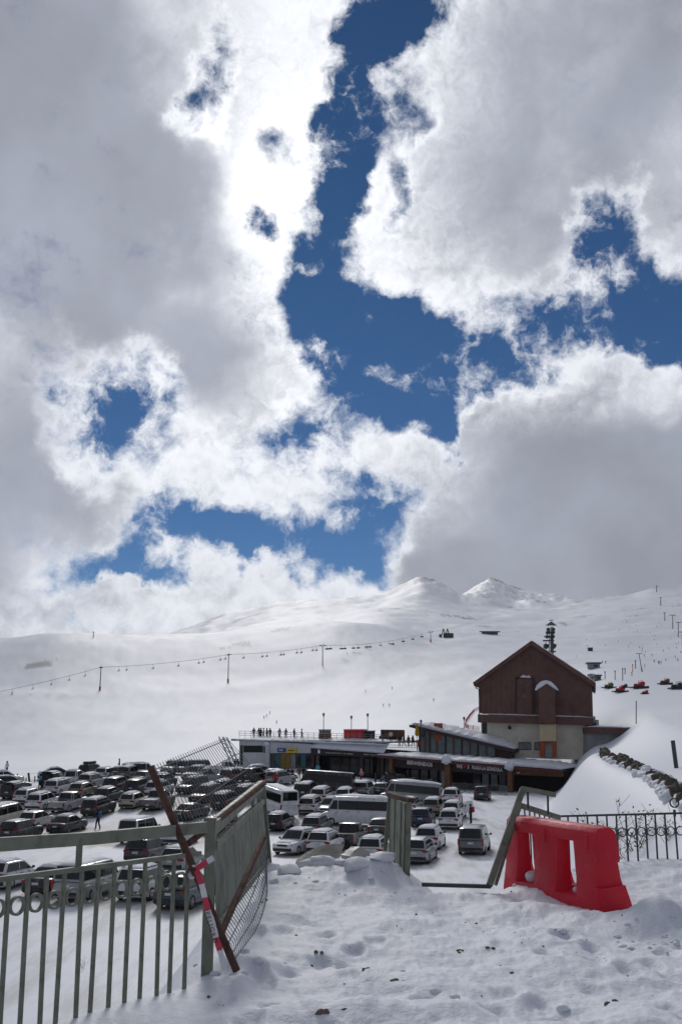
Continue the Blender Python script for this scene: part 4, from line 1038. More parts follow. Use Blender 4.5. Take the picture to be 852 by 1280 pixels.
def vehicle(kind, colour, px, py, end, head, snow, label, extra=''):
    if kind not in KITS: KITS[kind] = make_kit(kind)
    K = KITS[kind]; key = (kind, colour)
    if key not in BODIES:
        b = K['body'].copy(); b.materials.clear(); b.materials.append(PAINT[colour]); b.materials.append(M_TRIM); b.name = 'body'; BODIES[key] = b
    g = ground(px, py, 27, 170); h = R_(head); f = Vector((math.sin(h), math.cos(h), 0))
    c = g + f * (K['L'] / 2 if end == 'r' else -K['L'] / 2 if end == 'f' else 0)
    zs = [hz(*(c + f * d).to_2d()) for d in (-1.4, 1.4)]
    root = empty(NAMES[kind], (c.x, c.y, (zs[0] + zs[1]) / 2 - .015), 0, label, CATS[kind], 'vehicles in the car park')
    root.rotation_euler = Matrix.Rotation(-h, 3, 'Z').to_euler()
    root.rotation_euler = (math.atan2(zs[1] - zs[0], 2.8), 0, -h)
    link('body', BODIES[key], root)
    for name, me, _ in K['kit']: link(name, me, root)
    for w in K['wheels']:
        o = link('wheel', K['tyre'], root, w); link('rim', K['rim'], o)
    if snow:
        if snow in (1, 3): link('snow_cover', K['thin'], root)
        if snow in (2, 4): link('snow_cover', K['thick'], root)
        if snow in (3, 4): link('snow_cover', K['hood'], root)
        if snow == 4: pass
        if K['bed'] is not None and snow in (2, 3): link('snow_cover', K['bed'], root)
    Y = K['Y']; W = K['W']
    if 'gate' in extra:                       # tailgate swung up
        s = K['c']['cab'][1]; a = Vector((0, Y(s), K['zr'] + .03)); L2 = .95
        mb = MB(); mb.box((0, 0, 0), (W * .80, L2, .07), M=Matrix.Rotation(R_(-14), 3, 'X')); me = mb.mesh('tailgate', PAINT[colour]); bevel_mesh(me, .03)
        link('tailgate', me, root, (0, Y(s) - L2 / 2 + .1, K['zr'] + .12))
        mb = MB(); mb.box((0, Y(.004), lerp(.7, K['zr'], .5)), (W * .74, .06, K['zr'] - .78)); link('boot_opening', mb.mesh('boot_opening', M_TRIM), root)
    if 'door' in extra:                       # a front door standing open on the right side
        p = Vector((W / 2 - .02, Y(.69), 0)); q = p + Vector((.80, .55, 0))
        mb = MB(); mb.prism([(p.x, p.y, .42), (q.x, q.y - .75 * 0, .42), (q.x, q.y, K['zb']), (q.x - .12, q.y - .1, K['zr'] - .1), (p.x + .2, p.y + .1, K['zr'] - .08), (p.x, p.y, K['zb'])], (.05, -.05, 0))
        link('door', mb.mesh('door', PAINT[colour]), root)
    if 'box' in extra:
        mb = MB(); mb.box((0, Y(.34), K['zr'] + .22), (W * .5, 1.9, .34)); me = mb.mesh('roof_box', PAINT['black']); bevel_mesh(me, .10, 3); link('roof_box', me, root)
    return root
CARS = [
 # left, nearest row behind the railing
 ('hatch', 'white', -12, 1114, 'r', 16, 1, 'white hatchback cut by the left picture edge, nearest row behind the railing'),
 ('sedan', 'black', 43, 1122, 'r', 14, 1, 'black saloon squeezed between the white hatchback and the silver people carrier behind the railing'),
 ('minivan', 'silver', 82, 1130, 'r', 15, 1, 'silver people carrier with a dark rear window behind the left railing rings'),
 ('suv', 'white', 160, 1129, 'r', 14, 2, 'white SUV with black rear bumper behind the left railing, right of the silver people carrier'),
 ('suv', 'teal', 210, 1140, 'r', 15, 1, 'dark teal SUV nearest the railing, just left of the rusty leaning post'),
 ('suv', 'charcoal', 168, 1082, 'r', 14, 1, 'charcoal crossover standing right behind the white SUV near the railing'),
 ('hatch', 'silver', 212, 1092, 'r', 14, 2, 'silver hatchback with snowy roof between the charcoal crossover and the rusty post'),
 # left, second row
 ('minivan', 'cream', -14, 1036, 'r', 16, 2, 'cream van with snowy roof at the left picture edge, above the handrail'),
 ('suv', 'black', 8, 1053, 'r', 14, 1, 'black SUV half hidden by the handrail at the left edge'),
 ('hatch', 'cream', 31, 1038, 'r', 14, 1, 'cream hatchback left of the black saloon, above the wide handrail'),
 ('sedan', 'black', 68, 1044, 'r', 14, 1, 'black saloon with bluish shine just above the handrail, left of the skier'),
 ('minivan', 'white', 158, 1056, 'r', 14, 2, 'white people carrier with long snowy roof right of the skier with skis'),
 ('hatch', 'white', 213, 1058, 'r', 14, 1, 'white hatchback with black bumper right beside the rusty leaning post'),
 ('sedan', 'black', 224, 1027, 'r', 22, 0, 'black saloon seen through the wire mesh above the handrail'),
 # left, third row
 ('hatch', 'white', 24, 1007, 'r', 14, 2, 'white small car behind the cream van, left of the white SUV'),
 ('suv', 'white', 40, 1015, 'r', 14, 2, 'white SUV left of the silver pickup with a bare bed'),
 ('pickup', 'silver', 69, 1018, 'r', 14, 0, 'silver double cab pickup with roll bar between white SUV and charcoal SUV'),
 ('suv', 'charcoal', 110, 1022, 'r', 14, 2, 'charcoal SUV with snow on the roof directly behind the skier with skis'),
 ('hatch', 'cream', 157, 1012, 'r', 14, 2, 'cream hatchback left of the grey pickup, behind the white people carrier'),
 ('pickup', 'grey', 184, 1015, 'r', 14, 2, 'grey pickup with snow on its roof crossed by the rusty post'),
 ('hatch', 'green', 125, 1005, 'r', 16, 1, 'dark green small car behind the charcoal SUV'),
 # left, fourth row
 ('suv', 'white', 62, 996, 'r', 14, 2, 'white SUV with thick roof snow behind the silver pickup'),
 ('hatch', 'beige', 93, 998, 'r', 14, 2, 'beige small car right behind the silver pickup cab'),
 ('suv', 'charcoal', 136, 992, 'r', 14, 1, 'charcoal SUV with white plate left of the navy SUV, back rows'),
 ('suv', 'navy', 163, 995, 'r', 14, 1, 'navy SUV between the charcoal SUV and the white SUV with dark stripe, back rows'),
 ('suv', 'white', 189, 998, 'r', 14, 2, 'white SUV behind the grey pickup, touching the rusty post'),
 ('suv', 'black', 8, 1000, 'r', 14, 2, 'black SUV with snowy roof and open rear hatch at the left edge', 'gate'),
 ('suv', 'navy', 14, 989, 'c', 70, 1, 'navy car parked sideways by the posts at the far left'),
 ('hatch', 'silver', -2, 991, 'c', 60, 1, 'silver small car cut by the left edge behind the navy car'),
 ('hatch', 'white', 8, 979, 'c', 70, 2, 'white snow covered car farthest left at the rim of the car park'),
 # left, back rows
 ('suv', 'black', 57, 985, 'r', 10, 1, 'black SUV with raised tailgate next to the person with the blue pack', 'gate'),
 ('sedan', 'navy', 72, 974, 'c', 60, 1, 'navy saloon just right of the black SUV with raised tailgate'),
 ('pickup', 'white', 77, 986, 'r', 14, 1, 'white double cab pickup in the back rows at the left'),
 ('suv', 'silver', 104, 987, 'r', 14, 2, 'silver SUV right of the white pickup in the back rows'),
 ('suv', 'black', 103, 973, 'r', 20, 1, 'black car with a long roof box behind the silver SUV', 'box'),
 ('hatch', 'white', 124, 976, 'r', 14, 2, 'white snowy car at the back, right of the car with roof box'),
 ('sedan', 'charcoal', 140, 975, 'r', 14, 1, 'charcoal saloon at the back below the dark figure'),
 ('suv', 'grey', 153, 976, 'r', 14, 2, 'grey SUV at the back just right of the dark figure'),
 ('minivan', 'white', 176, 973, 'c', 80, 2, 'long white van at the rim of the car park, left of the post top'),
 ('sedan', 'navy', 170, 981, 'r', 16, 1, 'navy saloon in front of the long white van at the rim'),
 ('hatch', 'charcoal', 196, 985, 'r', 16, 1, 'charcoal small car behind the top of the rusty post'),
 # behind the wire mesh
 ('jeep', 'silver', 207, 969, 'f', 196, 1, 'boxy silver off roader facing us behind the top of the wire mesh'),
 ('jeep', 'grey', 221, 969, 'f', 196, 2, 'boxy grey off roader facing us behind the wire mesh, right of the silver one'),
 ('suv', 'black', 238, 966, 'f', 200, 2, 'black SUV with snowy roof behind the mesh, right of the two boxy off roaders'),
 ('suv', 'cream', 233, 977, 'f', 200, 2, 'cream car facing us in the back behind the wire mesh'),
 ('pickup', 'silver', 258, 979, 'c', 80, 1, 'silver pickup standing sideways behind the wire mesh'),
 ('suv', 'maroon', 281, 980, 'r', 20, 1, 'maroon SUV behind the mesh near the white building corner'),
 ('pickup', 'white', 282, 968, 'c', 70, 1, 'white pickup sideways in the last row by the white building corner'),
 ('suv', 'charcoal', 307, 978, 'r', 24, 1, 'charcoal SUV left of the snowy silver SUV near the white wall'),
 ('suv', 'black', 226, 994, 'f', 206, 2, 'black SUV facing us through the wire mesh with a white windscreen'),
 ('suv', 'maroon', 243, 1006, 'f', 204, 2, 'maroon car with an orange tinted snowy roof facing us behind the mesh'),
 ('suv', 'black', 272, 1014, 'r', 18, 1, 'black SUV with white plate just above the brown tube of the mesh'),
 ('hatch', 'black', 272, 994, 'r', 22, 1, 'black small car behind the black SUV with the white plate'),
 ('suv', 'silver', 292, 1046, 'r', 24, 2, 'silver car with snowy roof seen through the gate top bars'),
 ('hatch', 'charcoal', 262, 1044, 'r', 20, 1, 'charcoal small car behind the gate post and brown tube'),
 ('suv', 'green', 300, 1004, 'r', 22, 2, 'dark green SUV with snowy roof left of the white minibus'),
 # middle
 ('suv', 'white', 329, 973, 'c', 72, 2, 'white SUV parked along the white wall beyond the silver SUV'),
 ('suv', 'silver', 338, 983, 'r', 30, 2, 'silver SUV behind the person in the red jacket'),
 ('hatch', 'charcoal', 350, 976, 'c', 70, 1, 'charcoal small car at the left of the people in dark clothes'),
 ('sprinter', 'black', 405, 994, 'c', -80, 0, 'black minibus standing across in front of the dark shop entrance'),
 ('sprinter', 'white', 362, 1024, 'r', -28, 1, 'white minibus seen from behind beside the gate corner'),
 ('suv', 'white', 382, 1020, 'r', 14, 1, 'white SUV with black badge between the two white minibuses'),
 ('suv', 'black', 378, 1000, 'r', 14, 1, 'black car roof showing in front of the black minibus'),
 ('suv', 'white', 396, 1007, 'r', 16, 2, 'white SUV with snowy roof in front of the black minibus'),
 ('hatch', 'white', 427, 1005, 'r', 14, 2, 'white car with smooth snowy roof right of the snowy white SUV'),
 ('hatch', 'white', 404, 1021, 'f', 200, 1, 'white small car facing us, nose beside the long white minibus'),
 ('sprinter', 'white', 446, 1032, 'c', -78, 1, 'long white minibus standing sideways in the middle with dark windows'),
 ('sprinter', 'silver', 512, 1008, 'c', -80, 1, 'silver minibus standing sideways in front of the welcome sign'),
 ('hatch', 'black', 341, 1040, 'r', 14, 2, 'black small car behind the white SUV with thick roof snow'),
 ('suv', 'white', 352, 1070, 'f', 206, 4, 'white SUV facing us with thick snow on roof and bonnet'),
 ('suv', 'grey', 388, 1047, 'r', 14, 2, 'grey SUV behind the white hatchback and left of the black pickup'),
 ('suv', 'white', 396, 1070, 'r', 16, 1, 'white hatchback with dark rear window behind the beige ice slab'),
 ('pickup', 'black', 427, 1062, 'r', 15, 0, 'black pickup with a snow rimmed wheel in the middle of the car park'),
 ('sedan', 'charcoal', 470, 1048, 'r', 14, 1, 'charcoal saloon right of the black pickup, left of the narrow gate leaf'),
 ('suv', 'white', 461, 1080, 'r', 12, 2, 'white SUV with black bumper just left of the narrow gate leaf'),
 ('hatch', 'white', 461, 1112, 'r', 12, 1, 'white car low behind the snow heap under the white SUV'),
 ('suv', 'silver', 450, 997, 'r', 16, 1, 'silver car behind the white minibus near the shop entrance'),
 ('sedan', 'navy', 472, 996, 'r', 16, 0, 'navy car beside the people unloading left of the silver minibus'),
 ('suv', 'black', 488, 984, 'r', 30, 0, 'black car with raised tailgate behind the silver minibus nose', 'gate'),
 # right lane
 ('suv', 'white', 508, 1019, 'r', 14, 1, 'white SUV below the silver minibus, left of the beige car'),
 ('suv', 'blue', 525, 1035, 'r', 12, 0, 'blue SUV with red lamps right of the narrow gate leaf'),
 ('suv', 'beige', 538, 1021, 'r', 14, 1, 'beige car between the blue SUV and the white SUV'),
 ('suv', 'white', 560, 1038, 'r', 12, 1, 'white SUV with roof rails next to the person in dark clothes'),
 ('suv', 'white', 563, 1025, 'r', 16, 2, 'white car with an open dark door behind the railed white SUV', 'door'),
 ('suv', 'white', 562, 1006, 'r', 14, 2, 'white SUV at the tail of the silver minibus'),
 ('suv', 'charcoal', 601, 1001, 'r', 12, 0, 'charcoal SUV alone in the lane before the crowd barriers'),
 ('minivan', 'grey', 588, 1070, 'r', 14, 0, 'grey people carrier alone in the right lane, nearest the toppled gate'),
 ('suv', 'white', 532, 1064, 'r', 14, 1, 'white SUV right of the gate leaf, behind the silver SUV'),
 ('suv', 'silver', 517, 1082, 'r', 15, 0, 'silver SUV touching the right side of the narrow gate leaf'),
]
_cars = [vehicle(*(c_[:6] + (2 if c_[6] == 1 and i_ % 5 < 3 else c_[6],) + c_[7:])) for i_, c_ in enumerate(CARS)]
def slush_under_cars():                    # tyres have churned the snow round every parked vehicle
    me = bpy.data.objects['snow_ground'].data; n = len(me.vertices)
    co = np.empty(n * 3); me.vertices.foreach_get('co', co); co = co.reshape(-1, 3)
    at_ = me.attributes['dirt'].data; v = np.empty(n, np.float32); at_.foreach_get('value', v)
    sel = np.nonzero((co[:, 1] > 25) & (co[:, 1] < 165) & (np.abs(co[:, 0]) < 80))[0]; P = co[sel]; acc = np.zeros(len(sel))
    for r in _cars:
        h = -r.rotation_euler.z; dx, dy = P[:, 0] - r.location.x, P[:, 1] - r.location.y
        f, s = dx * math.sin(h) + dy * math.cos(h), dx * math.cos(h) - dy * math.sin(h)
        acc = np.maximum(acc, np.exp(-(f / 3.4) ** 4 - (s / 1.35) ** 4))
    v[sel] = np.clip(v[sel] + acc * .75, 0, 1.7); at_.foreach_set('value', v)
slush_under_cars()
# ------------------------------------------------------------------ buildings at the far side of the car park
M_BROWN = mat('brown_cladding', (.135, .066, .052), .6, 0, .14, 1.2, .15, 8, dirt=((.10, .045, .038), .5, .5))
M_BROWNDK = mat('dark_brown_trim', (.048, .022, .020), .6, 0, .2, 2)
M_CREAM = mat('cream_render', (.60, .57, .48), .8, 0, .10, .8, .2, 6, dirt=((.46, .43, .37), .5, .6))
M_PALEY = mat('pale_yellow_panel', (.56, .47, .30), .7, 0, .1, 1.5)
M_ORANGE = mat('orange_frame', (.34, .070, .016), .55, 0, .15, 2)
M_WHITEW = mat('white_wall', (.52, .53, .55), .7, 0, .10, .7, .1, 6, dirt=((.38, .38, .37), .5, .5))
M_GREYD = mat('grey_door', (.30, .31, .32), .6, 0, .12, 2)
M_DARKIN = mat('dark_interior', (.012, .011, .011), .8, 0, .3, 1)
M_FASCIA = mat('red_brown_fascia', (.125, .020, .024), .5, 0, .15, 1.5)
M_SIGNBAND = mat('dark_sign_band', (.030, .018, .017), .6, 0, .2, 1)
M_WOOD = mat('stained_timber', (.16, .075, .035), .7, 0, .3, 1.5, .3, 12)
M_SHOPGL = mat('shop_glass', (.016, .022, .024), .08, 0, .2, .6)
M_PAVGL = mat('pavilion_glass', (.12, .16, .17), .12, 0, .3, .7)
M_SIGNW = mat('white_letters', (.86, .86, .85), .5, 0, .05, 2)
M_SIGNR = mat('red_heart', (.60, .02, .03), .5, 0, .05, 2)
M_YEL = mat('yellow_sign', (.62, .46, .02), .5, 0, .1, 2)
M_BLUES = mat('blue_sign', (.03, .06, .30), .5, 0, .1, 2)
M_METAL = mat('galvanised_metal', (.26, .27, .28), .45, .5, .15, 6)
M_CONC = mat('grey_concrete', (.27, .27, .27), .85, 0, .25, .8, .3, 6)

class Plane:
    """a wall line on the ground; pt() puts a photo pixel on it, back metres behind"""
    def __init__(s, ax, aY, bx, bY):
        s.A = Vector(((ax - 426) / FPX * aY * .985, aY)); s.B = Vector(((bx - 426) / FPX * bY * .985, bY)); d = (s.B - s.A).normalized()
        s.d = d; s.n = Vector((-d.y, d.x))
        if s.n.y < 0: s.n = -s.n
    def pt(s, px, py, back=0.0):
        r = ray(px, py); t = s.A.dot(s.n) / (r.x * s.n.x + r.y * s.n.y)
        p = Vector((r.x * t, r.y * t, EYE + r.z * t)); return p + Vector((s.n.x, s.n.y, 0)) * back
    def slab(s, mb, pix, f, b, mi=0):
        """pixel polygon on the wall made solid from f to b metres behind it"""
        P = [s.pt(x, y, f) for x, y in pix]; mb.prism(P, Vector((s.n.x, s.n.y, 0)) * (b - f), mi); return mb
    def rect(s, mb, x0, y0, x1, y1, f, b, mi=0): return s.slab(mb, [(x0, y0), (x1, y0), (x1, y1), (x0, y1)], f, b, mi)
def rough_snow(P, fl, name, parent, th=.3, nx=24, ny=6, seed=0, edge=.25):
    """lumpy snow layer on the quad P (front-left, front-right, back-right, back-left)"""
    rd = np.random.RandomState(seed); vs = []; mb = MB()
    for j in range(ny + 1):
        for i in range(nx + 1):
            u, v = i / nx, j / ny; p = P[0].lerp(P[1], u).lerp(P[3].lerp(P[2], u), v)
            e = min(1, 6 * min(u, 1 - u) + .25, 5 * v + .55)
            vs.append(p + Vector((0, -edge * (.6 + .8 * rd.rand()) if j == 0 else 0, th * e * (.7 + .6 * rd.rand()))))
    n = nx + 1; fs = [(j * n + i, j * n + i + 1, (j + 1) * n + i + 1, (j + 1) * n + i) for j in range(ny) for i in range(nx)]
    o = len(vs); vs += [P[0].lerp(P[1], i / nx).lerp(P[3].lerp(P[2], i / nx), j / ny) for j in range(ny + 1) for i in range(nx + 1)]
    fs += [tuple(o + k for k in f[::-1]) for f in fs]
    per = [i for i in range(n)] + [j * n + nx for j in range(1, ny + 1)] + [ny * n + i for i in range(nx - 1, -1, -1)] + [j * n for j in range(ny - 1, 0, -1)]
    fs += [(b, a, a + o, b + o) for a, b in zip(per, per[1:] + per[:1])]
    return mb.add(vs, fs).build(name, M_SNOW, parent, 80)
Z90 = math.pi / 2
# ---- brown gabled gondola hall
H = Plane(593, 158.3, 742, 153.9)
hall = empty('gondola_hall', (0, 0, 0), 0, 'large brown gabled hall with a cream lower wall above the long snowy roof', 'building')
Dp = 24.0
mb = MB(); H.slab(mb, [(598, 891), (598, 853), (664, 806), (739, 857), (740, 897)], 0, Dp); mb.build('upper_wall', M_BROWN, hall)
for i in range(23):            # standing seams of the cladding
    x = 601 + i * 6.1; yt = 853 + (806 - 853) * (x - 598) / 66 if x < 664 else 806 + 51 * (x - 664) / 75
    mb = MB(); H.rect(mb, x, yt + 2.5, x + .45, 891, -.05, .05); mb.build('cladding_seam', M_BROWN, hall)
mb = MB(); H.slab(mb, [(597, 893), (741, 897.5), (741, 907), (597, 903)], -.35, Dp + .2); mb.build('floor_band', M_BROWN, hall)
rough_snow([H.pt(597, 892.6, -.36), H.pt(741, 897, -.36), H.pt(741, 897, .1), H.pt(597, 892.6, .1)], 0, 'snow_ledge', hall, .16, 30, 2, 3, .06)
mb = MB(); H.slab(mb, [(608, 902), (731, 905.5), (731, 950), (608, 946)], .5, Dp); mb.build('lower_wall', M_CREAM, hall)
for i in range(8):
    x = 613 + i * 15.5
    if 672 < x < 697: continue
    mb = MB(); H.rect(mb, x, 906, x + .5, 946, .46, .6); mb.build('wall_joint', M_CREAM, hall)
for nm, poly, inner in (('roof', [(591.5, 853.5), (664, 801.5), (664, 806.5), (593, 858)], 0), ('roof', [(664, 801.5), (744, 854), (743, 859.5), (664, 806.5)], 1)):
    mb = MB(); H.slab(mb, poly, -1.0, Dp + 1); mb.build(nm, M_BROWN, hall)
rough_snow([H.pt(664.5, 801.6, -.9), H.pt(743.6, 853.6, -.9), H.pt(743.6, 853.6, Dp), H.pt(664.5, 801.6, Dp)], 0, 'roof_snow', hall, .22, 20, 8, 4, .0)
rough_snow([H.pt(592, 853.2, -.4), H.pt(663.5, 801.6, -.4), H.pt(663.5, 801.6, Dp), H.pt(592, 853.2, Dp)], 0, 'roof_snow', hall, .10, 20, 8, 5, .0)
# loft doors in a dark recess
dr = MB(); H.rect(dr, 643.5, 846.5, 666, 848.5, -.18, .05); H.rect(dr, 643.5, 846.5, 645, 892, -.18, .05); H.rect(dr, 664.3, 846.5, 667.5, 892, -.18, .05); dr = dr.build('door_frame', M_BROWNDK, hall)
for x0, x1 in ((645.4, 654.3), (654.8, 664)):
    mb = MB(); H.rect(mb, x0, 849, x1, 891.6, -.08, .06); d_ = mb.build('loft_door', M_BROWN, hall)
    mb = MB(); H.rect(mb, x1 - 1.2 if x0 < 650 else x0 + .6, 868, x1 - .6 if x0 < 650 else x0 + 1.1, 872, -.14, -.06); mb.build('handle', M_METAL, d_)
rough_snow([H.pt(650, 846.8, -.3), H.pt(663, 847.6, -.3), H.pt(663, 847.6, 0), H.pt(650, 846.8, 0)], 0, 'snow_ledge', hall, .35, 8, 2, 8, .1)
# projecting bay with its own little gable
mb = MB(); H.slab(mb, [(673.5, 904.5), (673.5, 862), (683.5, 853.5), (694, 862.5), (694, 905)], -1.7, .1); bay = mb.build('bay', M_BROWN, hall)
mb = MB(); H.slab(mb, [(668.5, 863.5), (671, 857.5), (676, 852.5), (683, 850.8), (689, 852.8), (694, 857.5), (698.5, 863.5), (697, 864), (683.5, 855), (670, 864)], -2.0, .2)
me = mb.mesh('bay_roof_snow', M_SNOW); bevel_mesh(me, .1, 2); link('bay_roof_snow', me, bay)
mb = MB(); H.rect(mb, 674.2, 905.5, 694.8, 926.5, -1.2, .6); mb.build('pale_panel', M_PALEY, hall)
for x0, x1 in ((674.5, 680.3), (690.3, 695)):
    mb = MB(); H.rect(mb, x0, 927, x1, 946, -1.1, .6); mb.build('orange_pier', M_ORANGE, hall)
mb = MB(); H.rect(mb, 680, 927, 690.6, 928.6, -1.1, .6); mb.build('lintel', M_ORANGE, hall)
mb = MB(); H.rect(mb, 680.6, 929, 690, 946, -.6, .6); mb.build('door', M_GREYD, hall)
for x0, x1 in ((647, 654.5), (655.5, 663), (667, 674)):
    mb = MB(); H.rect(mb, x0, 927.5, x1, 937.5, .42, .6); w_ = mb.build('window', M_BROWNDK, hall)
    mb = MB(); H.rect(mb, x0 + .7, 928.4, x1 - .7, 936.6, .38, .5); mb.build('pane', M_PAVGL, w_)
mb = MB(); H.rect(mb, 599, 902.5, 607.5, 944, 2.2, Dp); mb.build('recess_wall', M_WHITEW, hall)
for x0, x1, m_ in ((600.5, 603, M_SHOPGL), (603.6, 607, M_BLUES)):
    mb = MB(); H.rect(mb, x0, 903.5, x1, 917, 2.05, 2.25); mb.build('window', M_SHOPGL, hall)
mb = MB(); a_ = H.pt(636.5, 905, .3); mb.tube([a_, H.pt(636.5, 909, .15)], .05, 6); lump(mb, H.pt(636.5, 909.5, .1), .28, 3, 1.1, 8, 5); mb.build('wall_lamp', M_BROWNDK, hall)
mb = MB(); H.rect(mb, 731.5, 905.5, 741, 911, .3, 10); mb.build('side_eave', M_BROWNDK, hall)
mb = MB(); mb.tube([H.pt(594.5, 857, -.8), H.pt(594.8, 860, -.5), H.pt(598.3, 862, -.1), H.pt(599, 903, -.1)], .09, 6); mb.build('drain_pipe', M_BROWNDK, hall)
# ---- low annex to the right of the hall
AX = Plane(738, 152, 797, 152)
ann = empty('annex', (0, 0, 0), 0, 'low flat annex with a brown fascia to the right of the gabled hall', 'building')
mb = MB(); AX.slab(mb, [(733, 909.5), (797, 911), (797, 914), (775, 917.5), (733, 917)], -.2, 9); mb.build('fascia', M_BROWN, ann)
mb = MB(); AX.slab(mb, [(734, 917), (792, 917), (792, 950), (734, 955)], .6, 8.6); mb.build('wall', M_CONC, ann)
rough_snow([AX.pt(735, 909, 0), AX.pt(797, 910.8, 0), AX.pt(797, 910.8, 8.5), AX.pt(735, 909, 8.5)], 0, 'roof_snow', ann, .25, 18, 4, 9, .1)
mb = MB(); b0 = AX.pt(795.5, 913, .5); mb.tube([b0, AX.pt(795.8, 876, .5)], .07, 6); tag(mb.build('pole', M_IRON), 'thin bare pole standing at the end of the low annex roof', 'pole')
mb = MB()
for (x, y, s_) in ((741, 897, 1.0), (746, 899, .8), (750, 903, .7)): mb.box(AX.pt(x, y, 3), (s_, s_, s_ * 1.2), rz=x)
mb.build('roof_units', M_METAL, ann)['kind'] = 'stuff'

# ---- long entrance building with the two white signs
E = Plane(476, 151, 690, 141)
ent = empty('entrance_building', (0, 0, 0), 0, 'long dark entrance building with a red brown fascia and white lettered signs', 'building')
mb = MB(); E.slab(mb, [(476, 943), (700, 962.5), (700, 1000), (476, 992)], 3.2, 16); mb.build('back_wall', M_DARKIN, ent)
mb = MB(); E.slab(mb, [(474, 944.5), (700, 962.5), (700, 965.6), (474, 947)], -.8, 15.5); mb.build('fascia', M_FASCIA, ent)
mb = MB(); E.slab(mb, [(486, 948.5), (637, 960.5), (637, 970), (486, 958.5)], .15, 2.4); mb.build('sign_band', M_SIGNBAND, ent)
mb = MB(); E.slab(mb, [(640, 961), (700, 966.5), (700, 971.5), (640, 968.5)], .6, 2.4); mb.build('soffit', M_WOOD, ent)
rough_snow([E.pt(473, 943.6, -.9), E.pt(702, 961.8, -.9), E.pt(702, 961.8, 15), E.pt(473, 943.6, 15)], 0, 'roof_snow', ent, .50, 60, 8, 11, .22)
for x0, x1, yt, yb in ((556, 563, 951, 990), (634.5, 640.5, 957, 992), (487, 491, 948, 990)):
    mb = MB(); E.rect(mb, x0, yt, x1, yb, -.45, .8); mb.build('timber_pillar', M_WOOD, ent)
for x in (559.5, 637.5):
    mb = MB(); lump(mb, E.pt(x, 949.5 if x < 600 else 957, -.7), .8, int(x), .9, 10, 6); mb.build('snow_cap', M_SNOW, ent, 80)
mb = MB(); E.rect(mb, 551, 957, 554.5, 984, .3, .8); mb.build('grey_pillar', M_CONC, ent)
for i, x in enumerate((584, 595, 606, 616.5)):
    mb = MB(); E.rect(mb, x, 965, x + 9.6, 985, 2.9, 3.2); w_ = mb.build('window', M_BROWNDK, ent)
    mb = MB(); E.rect(mb, x + .9, 966, x + 8.7, 984, 2.8, 3.0); mb.build('pane', M_PAVGL if i in (1, 2) else M_SHOPGL, w_)
for i in range(5):
    mb = MB(); E.rect(mb, 493 + 12 * i, 962, 503.5 + 12 * i, 985, 2.95, 3.2); w_ = mb.build('window', M_SIGNBAND, ent)
    mb = MB(); E.rect(mb, 494 + 12 * i, 963, 502.6 + 12 * i, 984, 2.85, 3.0); mb.build('pane', M_SHOPGL, w_)
angE = math.atan2(E.d.y, E.d.x)
def sign_text(s, px, py, size, m_, parent, pl, back, lean=0.0, name='lettering', sx=1.0):
    p = pl.pt(px, py, back); sl = lean
    o = text(s, size, m_, parent, p, (0, 0, 0), name, .05, bold=.018)
    o.rotation_euler = (Matrix.Rotation(math.atan2(pl.d.y, pl.d.x), 3, 'Z') @ Matrix.Rotation(lean, 3, 'Y') @ Matrix.Rotation(Z90, 3, 'X')).to_euler()
    o.scale = (sx, 1, 1)
    return o
sign_text('BIENVENIDOS', 508.2, 955.0, .76, M_SIGNW, ent, E, -.02, .085, sx=.82)
sign_text('WE', 570.0, 959.6, .72, M_SIGNW, ent, E, -.02, .07, sx=.80)
sign_text('S', 583.8, 960.6, .72, M_SIGNW, ent, E, -.02, .07, sx=.80)
sign_text('PLAZA LA GÓNDOLA', 589.4, 961.0, .70, M_SIGNW, ent, E, -.02, .075, sx=.64)
hp = []
for k in range(20):
    t = 2 * math.pi * k / 20; hx, hy = 16 * math.sin(t) ** 3, 13 * math.cos(t) - 5 * math.cos(2 * t) - 2 * math.cos(3 * t) - math.cos(4 * t)
    hp.append((580.6 + hx * .155, 957.9 - hy * .15))
mb = MB(); E.slab(mb, hp, -.08, .12); mb.build('red_heart', M_SIGNR, ent)
mb = MB(); E.rect(mb, 645, 962.5 + 3, 648, 966.8, .4, .6); mb.build('small_lamp', M_SIGNW, ent)
# ---- glazed pavilion on its roof with a single sloping roof
V = Plane(514, 158, 642, 153)
pav = empty('glazed_pavilion', (0, 0, 0), 0, 'low glazed pavilion with one sloping snowy roof left of the gabled hall', 'building')
def vtop(x): return 907.5 + (938.5 - 907.5) * (x - 514) / (642 - 514)
mb = MB(); V.slab(mb, [(513, 905.8), (643, 936.5), (643, 940.8), (513, 909)], -.9, 9); mb.build('roof', M_BROWNDK, pav)
rough_snow([V.pt(516, 906.2, -.8), V.pt(642.5, 936.4, -.8), V.pt(642.5, 934.5, 9), V.pt(516, 906.2, 9)], 0, 'roof_snow', pav, .85, 36, 5, 13, .15)
mb = MB(); V.slab(mb, [(524, 911.5), (618, 933.5), (636, 938.5), (636, 950), (524, 947)], 6, 8.5); mb.build('back_wall', M_CREAM, pav)
xs_ = [523, 529.5, 536, 545, 555.5, 565.5, 576, 586, 596, 606.5, 618]
for i, x in enumerate(xs_):
    mb = MB(); V.rect(mb, x, vtop(x) + 1.5, x + 1.7, 948, -.05, .3); mb.build('timber_post', M_WOOD if i % 2 else M_BROWNDK, pav)
    if i < len(xs_) - 1:
        x1 = xs_[i + 1]
        mb = MB(); V.slab(mb, [(x + 1.7, vtop(x) + 2.2), (x1, vtop(x1) + 2.0), (x1, 948), (x + 1.7, 948)], .1, .16); mb.build('pane', M_PAVGL, pav)
